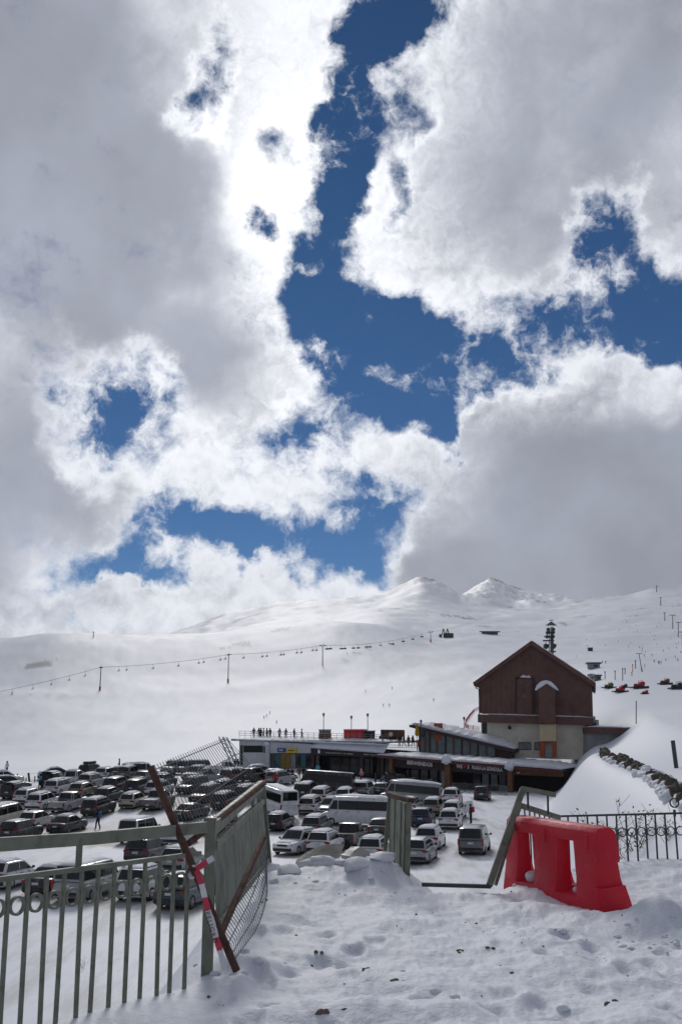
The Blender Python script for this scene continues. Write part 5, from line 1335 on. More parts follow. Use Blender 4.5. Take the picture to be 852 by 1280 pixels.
mb = MB(); V.slab(mb, [(619.8, vtop(620) + 2), (637, vtop(637) + 1), (637, 949), (619.8, 949)], .05, 6); mb.build('end_wall', M_BROWNDK, pav)
# ---- left building: white block and dark shop front under the sun terrace
Wp = Plane(296, 162, 478, 151)
low = empty('terrace_building', (0, 0, 0), 0, 'white walled and dark fronted flat building carrying the sun terrace', 'building')
mb = MB(); Wp.slab(mb, [(299, 925), (389.5, 930), (389.5, 976), (299, 972)], 0, 14); mb.build('white_wall', M_WHITEW, low)
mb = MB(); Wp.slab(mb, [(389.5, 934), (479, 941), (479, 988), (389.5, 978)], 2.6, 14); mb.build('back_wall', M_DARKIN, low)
mb = MB(); Wp.slab(mb, [(389.5, 934), (480, 941), (480, 947), (389.5, 943.5)], -.3, 2.6); mb.build('sign_band', M_SIGNBAND, low)
mb = MB(); Wp.slab(mb, [(389, 932.8), (480, 939.6), (480, 941.2), (389, 934.6)], -.5, 2.6); mb.build('fascia', M_FASCIA, low)
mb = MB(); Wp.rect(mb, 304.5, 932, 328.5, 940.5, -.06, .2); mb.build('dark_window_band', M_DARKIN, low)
mb = MB(); Wp.rect(mb, 300.5, 931.5, 303.5, 957, -.05, .2); mb.build('side_window', M_SHOPGL, low)
mb = MB(); Wp.rect(mb, 329.3, 933, 331.5, 941, -.05, .2); mb.build('vent', M_IRON, low)
mb = MB(); Wp.rect(mb, 332.5, 929.5, 337, 975, -.25, .3); mb.build('pilaster', M_WHITEW, low)
mb = MB(); lump(mb, Wp.pt(334.7, 929.5, -.1), .5, 4, .6, 10, 6); mb.build('snow_cap', M_SNOW, low, 80)
mb = MB(); Wp.rect(mb, 337.8, 941.5, 389.3, 960.5, -.04, .3); sh = mb.build('shop_front', M_BROWNDK, low)
goods = [mat('shop_goods_%s' % k, c_, .6, 0, .3, 3) for k, c_ in (('ochre', (.22, .13, .02)), ('red', (.14, .03, .02)), ('teal', (.03, .10, .12)), ('pale', (.20, .21, .20)))]
for i in range(8):
    x = 338.4 + i * 6.35
    mb = MB(); Wp.rect(mb, x, 942.3, x + 5.8, 960, -.10, .0); mb.build('pane', [M_SHOPGL, goods[2], goods[0], goods[0], goods[3], M_SHOPGL, goods[2], M_SHOPGL][i], sh)
for x0, y0, x1, y1, m_, nm in ((347.5, 935.2, 357, 940, M_BLUES, 'blue_sign'), (359, 935.2, 371, 941.2, M_YEL, 'yellow_sign')):
    mb = MB(); Wp.rect(mb, x0, y0, x1, y1, -.25, .02); sg = mb.build(nm, m_, low)
    mb = MB(); Wp.rect(mb, x0 + 2.2, lerp(y0, y1, .40), x1 - 2.2, lerp(y0, y1, .60), -.28, -.2); mb.build('sign_line', M_SIGNW if nm[0] == 'b' else M_BROWNDK, sg)
for i in range(7):
    x = 391 + i * 12.4
    mb = MB(); Wp.rect(mb, x, 946.5 + i * .3, x + 1.0, 975, 2.35, 2.6); mb.build('door_post', M_BROWNDK, low)
    mb = MB(); Wp.rect(mb, x + 1.2, 947.5 + i * .3, x + 12, 976, 2.45, 2.55); mb.build('pane', M_SHOPGL, low)
for x0, x1 in ((389.6, 393), (450.5, 454), (476.5, 479.5)):
    mb = MB(); Wp.rect(mb, x0, 943, x1, 985, -.2, .5); mb.build('pillar', M_BROWNDK, low)
def blur_sign(x0, x1, y0, sl, n_, parent, pl, h=1.5):     # lettering too far to read: a row of small raised glyph strokes
    mb = MB(); rd = random.Random(int(x0)); w = (x1 - x0) / n_
    for k in range(n_):
        if rd.random() < .12: continue
        x = x0 + k * w; y = y0 + sl * (x - x0)
        pl.rect(mb, x, y - h, x + w * .28, y, -.42, -.3); pl.rect(mb, x + w * .28, y - h * rd.choice([1, .6]), x + w * .72, y - h * rd.choice([0, .35]), -.40, -.3)
    mb.build('lettering', mat('dim_letters', (.40, .38, .34), .6), parent)['kind'] = 'stuff'
blur_sign(408.5, 443, 941.4, .055, 22, low, Wp); blur_sign(455.5, 472.5, 943.6, .055, 12, low, Wp)
mb = MB(); Wp.rect(mb, 398.6, 937.2, 401.2, 941.6, -.42, -.25); mb.build('small_panel', M_SIGNW, low)
# terrace deck, its snow rim and railing
deckb = MB(); Wp.slab(deckb, [(290, 923.5), (482, 927), (482, 929), (290, 926)], -.3, 30); deckb.build('terrace_deck', M_CONC, low)
rough_snow([Wp.pt(296, 924.8, -.35), Wp.pt(482, 931.5, -.35), Wp.pt(482, 927, 4), Wp.pt(296, 922.5, 4)], 0, 'terrace_snow', low, .35, 50, 4, 17, .2)
rough_snow([Wp.pt(388.5, 935, -.6), Wp.pt(481, 941.8, -.6), Wp.pt(481, 931, 1.5), Wp.pt(388.5, 926.5, 1.5)], 0, 'canopy_snow', low, .35, 30, 4, 18, .25)
tr = empty('terrace_railing', (0, 0, 0), 0, 'metal railing along the sun terrace above the white wall', 'railing')
def dk(x): return 922.2 + (x - 300) * .026
for i in range(27):
    x = 291 + i * 7.2
    mb = MB(); mb.bar(Wp.pt(x, dk(x) + 1, 2), Wp.pt(x, dk(x) - 8.2, 2), .06); mb.build('post', M_METAL, tr)
for dy in (8.2, 5.6, 3.0):
    mb = MB(); mb.bar(Wp.pt(290, dk(290) - dy, 2), Wp.pt(480, dk(480) - dy, 2), .055); mb.build('rail', M_METAL, tr)
T2 = Plane(480, 156, 516, 154)
tr2 = empty('terrace_railing', (0, 0, 0), 0, 'low white railing on the roof between terrace and glazed pavilion', 'railing')
for i in range(16):
    mb = MB(); mb.bar(T2.pt(480 + i * 2.6, 938, .5), T2.pt(480 + i * 2.6, 931, .5), .06); mb.build('post', M_WHITEW, tr2)
for y in (931, 934): mb = MB(); mb.bar(T2.pt(479, y, .5), T2.pt(520, y + .6, .5), .07); mb.build('rail', M_WHITEW, tr2)
# terrace furniture
def crate(px, py, back, w, h, m_, name, label, cat, parts):
    p = Wp.pt(px, py, back); o = empty(name, p, angE, label, cat); parts(o, w, h, m_); return o
def kiosk(o, w, h, m_):
    for k in range(3): MB().box((-w / 2 + w / 3 * (k + .5), 0, h / 2), (w / 3 - .08, 1.6, h)).build('red_panel', m_, o)
    MB().box((0, .05, h + .05), (w + .1, 1.8, .1)).build('top', M_SNOW, o)
crate(430, 923.5, 4, 3.3, 1.35, M_SIGNR, 'kiosk', 'bright red kiosk counter on the sun terrace', 'kiosk', kiosk)
crate(445, 924, 4.5, 1.6, 1.2, M_TRIM, 'kiosk', 'black kiosk counter right next to the bright red kiosk', 'kiosk', kiosk)
def cabin(o, w, h, m_):
    MB().box((0, 0, h * .30), (w, 1.5, h * .55)).build('body', m_, o); MB().box((0, 0, h * .72), (w * .94, 1.4, h * .28)).build('window', M_PAVGL, o); MB().box((0, 0, h * .93), (w, 1.5, h * .12)).build('roof', M_BROWNDK, o)
crate(395, 924.5, 3, 1.5, 1.55, M_WOOD, 'gondola_cabin', 'old brown gondola cabin displayed on the terrace at the foot of a lamp', 'cabin', cabin)
def bench_row(x0, x1, n_, back, lab):
    for i in range(n_):
        x = lerp(x0, x1, (i + .5) / n_)
        o = empty('terrace_chair', Wp.pt(x, 923.5 + (x - 400) * .02, back), angE + random.uniform(-.3, .3), lab, 'chair', 'wooden chairs on the sun terrace')
        MB().box((0, 0, .5), (.62, .55, .12)).build('seat', M_WOOD, o); MB().box((0, .28, 1.0), (.62, .10, 1.0)).build('backrest', M_WOOD, o)
        for sx in (-.25, .25): MB().box((sx, -.1, .22), (.08, .5, .44)).build('leg', M_TRIM, o)
bench_row(404, 421, 8, 8, 'high backed wooden terrace chair in the row between brown cabin and red kiosk'); bench_row(449, 478, 12, 8, 'high backed wooden terrace chair in the row right of the black kiosk')
def lamp(px, ytop, back, label):
    b_ = Wp.pt(px, 924 + (px - 400) * .02, back); t_ = Wp.pt(px, ytop, back); o = empty('street_lamp', b_, 0, label, 'street lamp', 'lamps along the terrace'); h = t_.z - b_.z
    MB().tube([(0, 0, -.2), (0, 0, h * .25), (0, 0, h - .5)], .075, 8, r2=.05).build('post', M_IRON, o)
    MB().lathe([(.06, h - .5), (.10, h - .45), (.19, h - .12), (.19, h - .08)], 8).build('lantern', M_PAVGL, o); MB().lathe([(.24, h - .08), (.16, h), (.02, h + .12)], 8).build('cap', M_IRON, o)
lamp(393.2, 891.5, 3, 'tall terrace lamp beside the brown cabin, first from the white wall'); lamp(418, 894.5, 6, 'terrace lamp behind the left end of the red kiosk'); lamp(439, 891.5, 6, 'terrace lamp behind the right end of the red kiosk')
lamp(513.8, 900, 4, 'lamp at the high end of the glazed pavilion roof'); lamp(535.5, 894.5, 16, 'lamp standing behind the glazed pavilion roof')
def parasol(px, ytop, back, label, m_):
    b_ = Wp.pt(px, 926, back); t_ = Wp.pt(px, ytop, back); h = t_.z - b_.z; o = empty('parasol', b_, 0, label, 'parasol')
    MB().tube([(0, 0, -.1), (0, 0, h)], .04, 6).build('pole', M_IRON, o)
    MB().lathe([(.10, h * .25), (.36, h * .35), (.30, h * .6), (.14, h * .9), (.02, h)], 9).build('folded_canopy', m_, o, 40)
M_PARA = mat('yellow_cloth', (.42, .22, .015), .8, 0, .2, 3)
parasol(505.5, 904, 5, 'folded yellow parasol on the terrace near the pavilion', M_PARA)
parasol(510, 909, 6, 'folded dark parasol right of the yellow one', M_TRIM)
mb = MB(); b_ = Wp.pt(521, 926, 9); mb.box(b_ + Vector((0, 0, 1.3)), (1.3, .3, 2.6)); tag(mb.build('banner', M_ORANGE), 'orange banner panel at the end of the glazed pavilion', 'banner')
# white bracing struts and steel stair at the left end of the terrace building
brc = empty('stair_structure', (0, 0, 0), 0, 'white steel stair struts at the left end of the terrace building', 'stairs')
for (x0, y0, x1, y1) in ((277, 921, 297, 957), (282, 921, 301, 957), (287, 922, 305, 955)):
    MB().bar(Wp.pt(x0, y0, -.8), Wp.pt(x1, y1, -1.5), .22, .12).build('strut', M_WHITEW, brc)
for i in range(7): 
    t = (i + .5) / 7; MB().bar(Wp.pt(lerp(278, 298, t), lerp(922, 957, t), -.85), Wp.pt(lerp(283, 302, t), lerp(922, 957, t), -.85), .12).build('tread', M_METAL, brc)

# ---- crowd barriers in front of the entrance
def crowd_barrier(x0, y0, x1, y1, label):
    a, b = ground(x0, y0, 100, 175), ground(x1, y1, 100, 175); L = (b - a).length; o = empty('crowd_barrier', a, math.atan2(b.y - a.y, b.x - a.x), label, 'barrier', 'crowd barriers before the entrance')
    MB().tube([(0, 0, .15), (0, 0, 1.15), (L, 0, 1.15), (L, 0, .15), (0, 0, .15)], .035, 6).build('frame', M_METAL, o)
    mb = MB()
    for k in range(1, 14): mb.bar((L * k / 14, 0, .15), (L * k / 14, 0, 1.15), .022)
    mb.build('bars', M_METAL, o)['kind'] = 'stuff'
    for x in (.25, L - .25): MB().box((x, 0, .05), (.06, .6, .14)).build('foot', M_METAL, o)
crowd_barrier(565, 990, 583, 991, 'steel crowd barrier just right of the grey pillar, first from the left timber pillar')
crowd_barrier(584, 991, 603, 992, 'steel crowd barrier behind the charcoal SUV in the lane')
crowd_barrier(603.5, 992, 624, 993, 'steel crowd barrier under the end of the second sign')
crowd_barrier(624.5, 993, 633, 994, 'short steel crowd barrier next to the right timber pillar')
crowd_barrier(497, 985, 518, 986, 'steel crowd barrier behind the silver minibus roof, under the welcome sign')
crowd_barrier(519, 986, 540, 988, 'steel crowd barrier above the tail of the silver minibus')
# ---- dry stone edging on the snow bank
M_STONE = mat('dark_stone', (.085, .072, .058), .9, 0, .45, 2.5, .6, 9)
sw = empty('stone_edging', (0, 0, 0), 0, 'line of dark rough stones along the top of the snow bank at the right', 'stone wall')
rd = random.Random(21)
path = [(753, 944), (765, 951), (778, 955), (792, 960), (803, 967), (815, 973), (828, 980), (840, 988), (854, 999), (870, 1010), (890, 1024)]
pts = [ground(x, y, 30, 150) for x, y in path]
k_ = 0
for i in range(len(pts) - 1):
    seg = pts[i + 1] - pts[i]; n_ = max(2, int(seg.length / .50))
    for k in range(n_):
        if math.sin(i * 7.3 + k * .9) + math.sin(i * 3.1 + k * .37) > 1.15 or rd.random() < .12: continue
        p = pts[i] + seg * ((k + rd.random() * .6) / n_); s_ = rd.choice([.14, .18, .22, .28, .36, .44]) * (.62 + p.y / 260)
        for lay in range(2 if rd.random() < .75 else 1):
            x_, y_ = p.x + rd.uniform(-.28, .28), p.y + rd.uniform(-.2, .2)
            mb = MB(); lump(mb, (0, 0, 0), s_, k_, rd.uniform(.7, 1.25), 6, 3); k_ += 1
            if k_ > 285: break
            o = mb.build('stone', M_STONE, sw, None, (x_, y_, hz(x_, y_) + s_ * (.18 + .6 * lay)))
            o.rotation_euler = (rd.uniform(-.5, .5), rd.uniform(-.5, .5), rd.uniform(0, 6))
dn = MB()
for i in range(len(pts) - 1):
    for k in range(11):
        p = pts[i].lerp(pts[i + 1], (k + rd.random()) / 11); x_, y_ = p.x + rd.uniform(-.45, .35), p.y + rd.uniform(-.5, .3); s_ = rd.uniform(.18, .5)
        lump(dn, (x_, y_, hz(x_, y_) + s_ * .12), s_, k + i * 20, rd.uniform(.4, .75), 9, 6)
tag(dn.build('drifted_snow', M_SNOW, None, 80), 'snow drifted between the dark stones of the edging', kind='stuff')
mb = MB(); g_ = ground(845, 960, 40, 150); mb.tube([g_ - Vector((0, 0, .4)), g_ + Vector((-.12, 0, 1.6))], .13, 7); tag(mb.build('marker_post', M_IRON), 'dark leaning marker post on the snow above the stone line', 'post')
mb = MB(); g_ = ground(751.5, 945, 40, 150); mb.tube([g_ - Vector((0, 0, .3)), g_ + Vector((-.1, 0, .9))], .12, 7); tag(mb.build('marker_post', M_WOOD), 'short brown stake at the far end of the stone line', 'post')
# posts and rope at the rim of the car park on the left
for (x, yb, yt, lean, lab) in ((38, 981, 966, .02, 'thick leaning stake left of the black SUV with raised tailgate'), (22.5, 977, 967, 0, 'thin stake left of the thick leaning stake at the rim'), (33, 979, 972, 0, 'short stake between the two taller stakes at the rim'), (44, 978, 970, 0, 'short stake right of the thick leaning stake')):
    g_ = ground(x, yb, 60, 200); t_ = at(x - 2 * (lean > 0), yt, g_.y)
    mb = MB(); mb.tube([g_ - Vector((0, 0, .4)), t_], .13 if lean else .07, 7); tag(mb.build('stake', M_IRON), lab, 'stake')

def rebase(o, loc):
    loc = Vector(loc); o.location = loc
    for c in o.children: c.location = Vector(c.location) - loc
rebase(hall, H.pt(667, 945))
rebase(ann, AX.pt(760, 930))
rebase(ent, E.pt(580, 985))
rebase(pav, V.pt(578, 940))
rebase(low, Wp.pt(390, 968))
rebase(tr, Wp.pt(340, 924, 2))
rebase(tr2, T2.pt(500, 935))
rebase(brc, Wp.pt(288, 955))
# ------------------------------------------------------------------ people
SKIN = mat('skin', (.42, .25, .18), .6, 0, .05, 4)
def cloth(n, c): return mat('cloth_' + n, c, .8, 0, .18, 5)
CL = {'black': cloth('black', (.012, .012, .014)), 'red': cloth('red', (.42, .02, .03)), 'navy': cloth('navy', (.02, .03, .07)), 'cyan': cloth('cyan', (.05, .38, .48)), 'brown': cloth('brown', (.13, .075, .045)),
      'grey': cloth('grey', (.10, .105, .11)), 'blue': cloth('blue', (.06, .16, .34)), 'pink': cloth('pink', (.50, .22, .22)), 'yellow': cloth('olive_yellow', (.30, .22, .03)), 'white': cloth('white', (.62, .62, .62)), 'tan': cloth('tan', (.28, .22, .15)), 'green': cloth('green', (.05, .10, .05))}
def skeleton(pose):
    """joint -> (x, y, z), figure faces +Y, 1.75 m tall"""
    J = dict(pelvis=(0, 0, .95), waist=(0, .0, 1.10), chest=(0, .01, 1.32), neck=(0, .015, 1.48), head=(0, .03, 1.60), crown=(0, .02, 1.70),
             hipL=(-.10, 0, .90), kneeL=(-.11, .03, .50), ankL=(-.12, -.01, .10), toeL=(-.13, .14, .05), hipR=(.10, 0, .90), kneeR=(.11, .03, .50), ankR=(.12, -.01, .10), toeR=(.13, .14, .05),
             shL=(-.19, 0, 1.42), elL=(-.27, -.02, 1.15), wrL=(-.27, .08, .92), haL=(-.27, .11, .83), shR=(.19, 0, 1.42), elR=(.27, -.02, 1.15), wrR=(.27, .08, .92), haR=(.27, .11, .83))
    if pose == 'walk':
        J.update(kneeL=(-.10, .20, .53), ankL=(-.11, .28, .10), toeL=(-.11, .42, .06), kneeR=(.10, -.02, .50), ankR=(.11, -.30, .14), toeR=(.11, -.18, .04), elL=(-.26, -.12, 1.17), wrL=(-.26, -.06, .93), haL=(-.26, -.03, .85), elR=(.26, .06, 1.16), wrR=(.24, .24, .98), haR=(.23, .31, .92))
    elif pose == 'carry':
        J.update(kneeL=(-.11, .12, .52), ankL=(-.12, .14, .10), toeL=(-.12, .28, .05), ankR=(.12, -.16, .11), toeR=(.12, -.02, .05), chest=(0, .06, 1.31), neck=(0, .10, 1.46), head=(0, .14, 1.58), crown=(0, .14, 1.68), shL=(-.19, .05, 1.40), shR=(.19, .05, 1.40), elR=(.30, .10, 1.16), wrR=(.30, .30, 1.08), haR=(.29, .38, 1.07), elL=(-.30, .08, 1.15), wrL=(-.28, .28, 1.05), haL=(-.27, .36, 1.04))
    elif pose == 'bend':
        J.update(waist=(0, .08, 1.08), chest=(0, .25, 1.22), neck=(0, .37, 1.30), head=(0, .46, 1.36), crown=(0, .53, 1.42), shL=(-.19, .33, 1.25), shR=(.19, .33, 1.25), elL=(-.22, .42, .98), wrL=(-.18, .55, .80), haL=(-.17, .60, .73), elR=(.22, .42, .98), wrR=(.18, .55, .80), haR=(.17, .60, .73))
    elif pose == 'ski':
        J.update(pelvis=(0, -.10, .82), waist=(0, -.03, .98), chest=(0, .08, 1.17), neck=(0, .15, 1.31), head=(0, .20, 1.42), crown=(0, .20, 1.52), hipL=(-.10, -.10, .78), hipR=(.10, -.10, .78), kneeL=(-.12, .14, .47), kneeR=(.12, .14, .47), shL=(-.20, .10, 1.26), shR=(.20, .10, 1.26), elL=(-.34, .16, 1.03), elR=(.34, .16, 1.03), wrL=(-.36, .38, 1.0), wrR=(.36, .38, 1.0), haL=(-.36, .46, .99), haR=(.36, .46, .99))
    return J
BONES = [('pelvis', 'waist'), ('waist', 'chest'), ('chest', 'neck'), ('neck', 'head'), ('head', 'crown')] + [b for s in 'LR' for b in (('pelvis', 'hip' + s), ('hip' + s, 'knee' + s), ('knee' + s, 'ank' + s), ('ank' + s, 'toe' + s), ('chest', 'sh' + s), ('sh' + s, 'el' + s), ('el' + s, 'wr' + s), ('wr' + s, 'ha' + s))]
RAD = dict(pelvis=.155, waist=.150, chest=.175, neck=.075, head=.105, crown=.085, hip=.105, knee=.075, ank=.062, toe=.05, sh=.085, el=.060, wr=.050, ha=.042)
def body_mesh(pose):
    J = skeleton(pose); names = list(J); idx = {n: i for i, n in enumerate(names)}
    me = bpy.data.meshes.new('body'); verts = [J[n] for n in names]; edges = [(idx[a], idx[b]) for a, b in BONES]; rads = [RAD.get(n, RAD.get(n[:-1], .05)) for n in names]
    if pose in ('stand', 'carry'):               # five fingers and a thumb on each hand
        for s, sg in (('L', -1), ('R', 1)):
            h = Vector(J['ha' + s]); d = (h - Vector(J['wr' + s])).normalized()
            for k in range(4):
                off = Vector((0, (k - 1.5) * .02, 0)); L = (.07, .085, .08, .06)[k]
                a = len(verts); verts += [tuple(h + off + d * .02), tuple(h + off + d * (.02 + L))]; rads += [.012, .010]; edges += [(idx['ha' + s], a), (a, a + 1)]
            a = len(verts); verts += [tuple(h + Vector((-sg * .02, .035, 0)) + d * .015)]; rads += [.011]; edges += [(idx['wr' + s], a)]
    me.from_pydata(verts, edges, [])
    o = link('tmp', me); md = o.modifiers.new('s', 'SKIN'); md.branch_smoothing = .4
    for i, sv in enumerate(me.skin_vertices[0].data):
        r = rads[i]; n = names[i] if i < len(names) else ''
        sv.radius = (r, r * (.72 if n in ('chest', 'waist', 'pelvis') else 1)); sv.use_root = n == 'pelvis'
    o.modifiers.new('d', 'SUBSURF').levels = 1
    dg = bpy.context.evaluated_depsgraph_get(); dg.update(); m2 = bpy.data.meshes.new_from_object(o.evaluated_get(dg)); m2.name = 'body'; bpy.data.objects.remove(o)
    seg = [(Vector(J[a]), Vector(J[b]), a, b) for a, b in BONES]
    zone = []
    for p in m2.polygons:
        c = p.center; best, bz_ = 9, 0
        for a, b, na, nb in seg:
            d = b - a; t = max(0, min(1, (c - a).dot(d) / d.length_squared)); q = (c - a - d * t).length / (RAD.get(nb, RAD.get(nb[:-1], .05)))
            if q < best:
                best = q; s = nb[:-1] if nb[-1] in 'LR' else nb
                bz_ = {'waist': 0, 'chest': 0, 'neck': 0, 'sh': 0, 'el': 0, 'wr': 0, 'ha': 3, 'hip': 1, 'knee': 1, 'ank': 1, 'toe': 2}.get(s, 0)
                if s == 'crown': bz_ = 4
                if s == 'head': bz_ = 5 if (c.y > a.y + .03 and t > .3) else 4
        zone.append(bz_)
    m2.polygons.foreach_set('use_smooth', [True] * len(m2.polygons))
    return m2, zone
POSES = {}
def person(pose, p, face, jacket, trousers, hat, label, pack=None, group=None, scale=1.0):
    if pose not in POSES: POSES[pose] = body_mesh(pose)
    base, zone = POSES[pose]; J = skeleton(pose)
    o = empty('person', p, R_(face), label, 'person', group); o.scale = (scale,) * 3
    key = (pose, jacket, trousers, hat)
    if key not in POSES:
        m_ = base.copy(); m_.materials.clear()
        for q in (CL[jacket], CL[trousers], CL['black'], CL['black'], CL[hat], SKIN): m_.materials.append(q)
        m_.polygons.foreach_set('material_index', zone); POSES[key] = m_
    link('body', POSES[key], o)
    hd, cr = Vector(J['head']), Vector(J['crown'])
    if 'hat' not in POSES:
        mb = MB(); mb.lathe([(.118, -.02), (.122, .04), (.108, .09), (.07, .125), (.001, .14)], 12); POSES['hat'] = mb
    hk = ('hat', hat)
    if hk not in POSES: POSES[hk] = POSES['hat'].mesh('hat', CL[hat], 60)
    link('hat', POSES[hk], o, hd + Vector((0, -.01, .01)))
    fk = 'face'
    if fk not in POSES:
        mb = MB()
        for sx in (-1, 1): mb.box((sx * .035, .0, .0), (.028, .012, .016))
        POSES['eyes'] = mb.mesh('eyes', CL['black'])
        POSES[fk] = MB().add([(-.014, 0, -.03), (.014, 0, -.03), (0, .028, -.026), (0, .0, .02)], [(0, 1, 2), (0, 2, 3), (1, 3, 2), (0, 3, 1)]).mesh('nose', SKIN)
        POSES['mouth'] = MB().box((0, 0, -.055), (.045, .01, .010)).mesh('mouth', CL['pink'])
    fy = hd + Vector((0, .100, -.005))
    link('eyes', POSES['eyes'], o, fy); link('nose', POSES[fk], o, fy); link('mouth', POSES['mouth'], o, fy)
    if pack:
        c = Vector(J['chest']) + Vector((0, -.22, -.06)); k2 = ('pack', pack)
        if k2 not in POSES:
            mb = MB().box((0, 0, 0), (.30, .20, .48)); mb.box((0, -.11, -.08), (.22, .06, .22)); me = mb.mesh('backpack', CL[pack]); bevel_mesh(me, .04); POSES[k2] = me
        link('backpack', POSES[k2], o, c)
    return o
def gp(px, py, lo=27): 
    g = ground(px, py, lo, 190); return (g.x, g.y, g.z - .01)
# in the car park
p = gp(122.5, 1037)
sk_ = person('carry', p, 62, 'black', 'black', 'black', 'person in black carrying skis across the car park with a blue pack', 'blue', scale=1.04)
so_ = empty('skis', p, R_(62), 'pair of skis held in front by the person in black with a blue pack', 'skis')
for dx in (0, .07):
    mb = MB(); mb.prism([(-.85, 0, 0), (.70, 0, 0), (.86, .0, .07), (.86, 0, .09), (.70, 0, .022), (-.85, 0, .022)], (0, .075, 0)); mb.build('ski', CL['grey'], so_, None, (0, .42 + dx * 1.2, 1.10 + dx * .3))
person('stand', gp(50, 987), 20, 'navy', 'black', 'black', 'person in navy with a pale blue pack left of the raised tailgate', 'cyan')
person('stand', gp(588.5, 1030), 60, 'navy', 'black', 'black', 'person in dark clothes with a red pack by the open car door', 'red', scale=1.04)
person('stand', gp(510, 1046), 30, 'yellow', 'black', 'black', 'person in olive yellow jacket half hidden by the narrow gate leaf')
person('stand', gp(344, 984), 180, 'red', 'black', 'black', 'person in a bright red jacket in front of the black minibus nose')
person('walk', gp(149, 964), 90, 'black', 'black', 'black', 'dark figure standing at the rim behind the charcoal saloon')
person('stand', gp(8.5, 968), 150, 'white', 'grey', 'black', 'person in white at the far left rim of the car park')
# before the buildings
PL = [('stand', 356, 978, 170, 'red', 'black', 'black', 'person in dark red, left of the group of three before the shop window', None),
      ('stand', 359.8, 978, 190, 'black', 'grey', 'black', 'person in black right behind the one in dark red, same group', None),
      ('walk', 365, 977.5, 120, 'black', 'black', 'red', 'tall person in black walking at the right of the group of three', None),
      ('stand', 373.8, 976, 200, 'brown', 'tan', 'black', 'person in a brown jacket, left of the pair before the shop window', None),
      ('stand', 379.2, 976, 160, 'black', 'tan', 'black', 'person in black jacket and tan trousers, right of the pair', None),
      ('walk', 389.5, 971, 250, 'black', 'black', 'black', 'person in black walking at the corner of the dark shop entrance', None),
      ('stand', 397, 971, 170, 'cyan', 'navy', 'black', 'person in a bright cyan jacket at the dark shop entrance', None),
      ('stand', 412.6, 965, 180, 'white', 'black', 'black', 'person in white standing inside the dark shop entrance', None),
      ('walk', 451.5, 978, 140, 'pink', 'black', 'white', 'person in a pink jacket behind the silver car by the entrance', None),
      ('bend', 475.5, 984, 250, 'blue', 'navy', 'grey', 'person in a pale blue jacket bending over luggage', None),
      ('stand', 469.3, 984, 80, 'navy', 'black', 'black', 'person in navy facing the bending one in pale blue', None),
      ('walk', 313, 961, 90, 'black', 'black', 'black', 'person in black walking along the white wall', None),
      ('stand', 334.5, 962, 180, 'black', 'black', 'black', 'person in black at the foot of the white pilaster', None),
      ('stand', 343.5, 967, 0, 'navy', 'black', 'black', 'person in navy before the left end of the shop window', None),
      ('stand', 294, 963, 200, 'black', 'grey', 'black', 'person in black under the white stair struts, left of two', None),
      ('stand', 297.5, 963, 140, 'navy', 'black', 'black', 'person in navy under the white stair struts, right of two', None)]
for a in PL: person(a[0], gp(a[1], a[2]), a[3], a[4], a[5], a[6], a[7], a[8])
# on the terrace
TD = [(305, 'black', 'leftmost person in black on the sun terrace'), (311.5, 'grey', 'person in grey in the cluster at the terrace rail, leftmost'), (314, 'black', 'person in black in the terrace cluster, second from its left'), (317.5, 'navy', 'person in navy in the middle of the terrace cluster'), (321.5, 'black', 'person in black in the terrace cluster, second from its right'), (325.5, 'black', 'person in black at the right end of the terrace cluster'),
      (337.5, 'blue', 'person in blue sitting low behind the terrace rail'), (345.5, 'tan', 'person in tan at the terrace rail above the pilaster'), (356, 'black', 'broad person in black alone at the terrace rail above the blue sign'), (365.5, 'black', 'person in black at the terrace rail above the yellow sign'), (447, 'black', 'person in black sitting before the black kiosk'), (468, 'navy', 'person in navy standing among the right hand terrace chairs'), (478.5, 'white', 'person in white among the right hand terrace chairs')]
for i, (x, c_, lb) in enumerate(TD):
    q = Wp.pt(x, dk(x) + 1.2, 3.0); person('walk' if i % 3 == 0 else 'stand', (q.x, q.y, q.z), 30 * i, c_, 'black', 'black', lb)
for i, (x, c_, lb) in enumerate([(484, 'black', 'person in black on the roof walk, first from the terrace end'), (490, 'grey', 'person in grey on the roof walk, second from the terrace end'), (495.5, 'navy', 'person in navy on the roof walk just left of the folded yellow parasol'), (501, 'red', 'person in red beside the folded yellow parasol')]):
    q = T2.pt(x, 934, 5.0); person('walk' if i % 2 else 'stand', (q.x, q.y, q.z), 70 * i, c_, 'black', 'black', lb)
q = T2.pt(519.5, 938, 1.0); person('stand', (q.x, q.y, q.z - .2), 180, 'maroon' if 'maroon' in CL else 'red', 'black', 'black', 'person in red at the high end of the glazed pavilion')

# ------------------------------------------------------------------ skiers far up the slopes
def skier(px, py, col, label, group):
    g = ground(px, py, 200, 2600)
    o = person('ski', (g.x, g.y, g.z), random.uniform(0, 360), col, 'black', 'black', label, None, group, 1.0)
    return o
SK = [(333, 897, 'black', 'skier in black, upper one of the close pair below the left lift towers'), (337, 893, 'navy', 'skier in navy beside the skier in black below the left lift towers'), (330, 899, 'grey', 'skier in grey, lowest of the small cluster below the left lift towers'), (345.5, 905, 'black', 'skier sitting in the snow above the terrace cluster'),
      (456.5, 866, 'black', 'lone dark skier highest on the slope left of the hall'), (489.8, 862, 'tan', 'skier in tan on the slope above the glazed pavilion'), (478.5, 883.5, 'red', 'skier in red on the slope above the black kiosk'), (486.5, 884, 'black', 'skier in black just right of the red skier'), (541.8, 877, 'black', 'skier in black on the slope left of the gabled hall'), (434, 819, 'black', 'tiny dark skier under the chairlift between the middle towers')]
for a in SK: skier(a[0], a[1], a[2], a[3], None)
rd = random.Random(31)
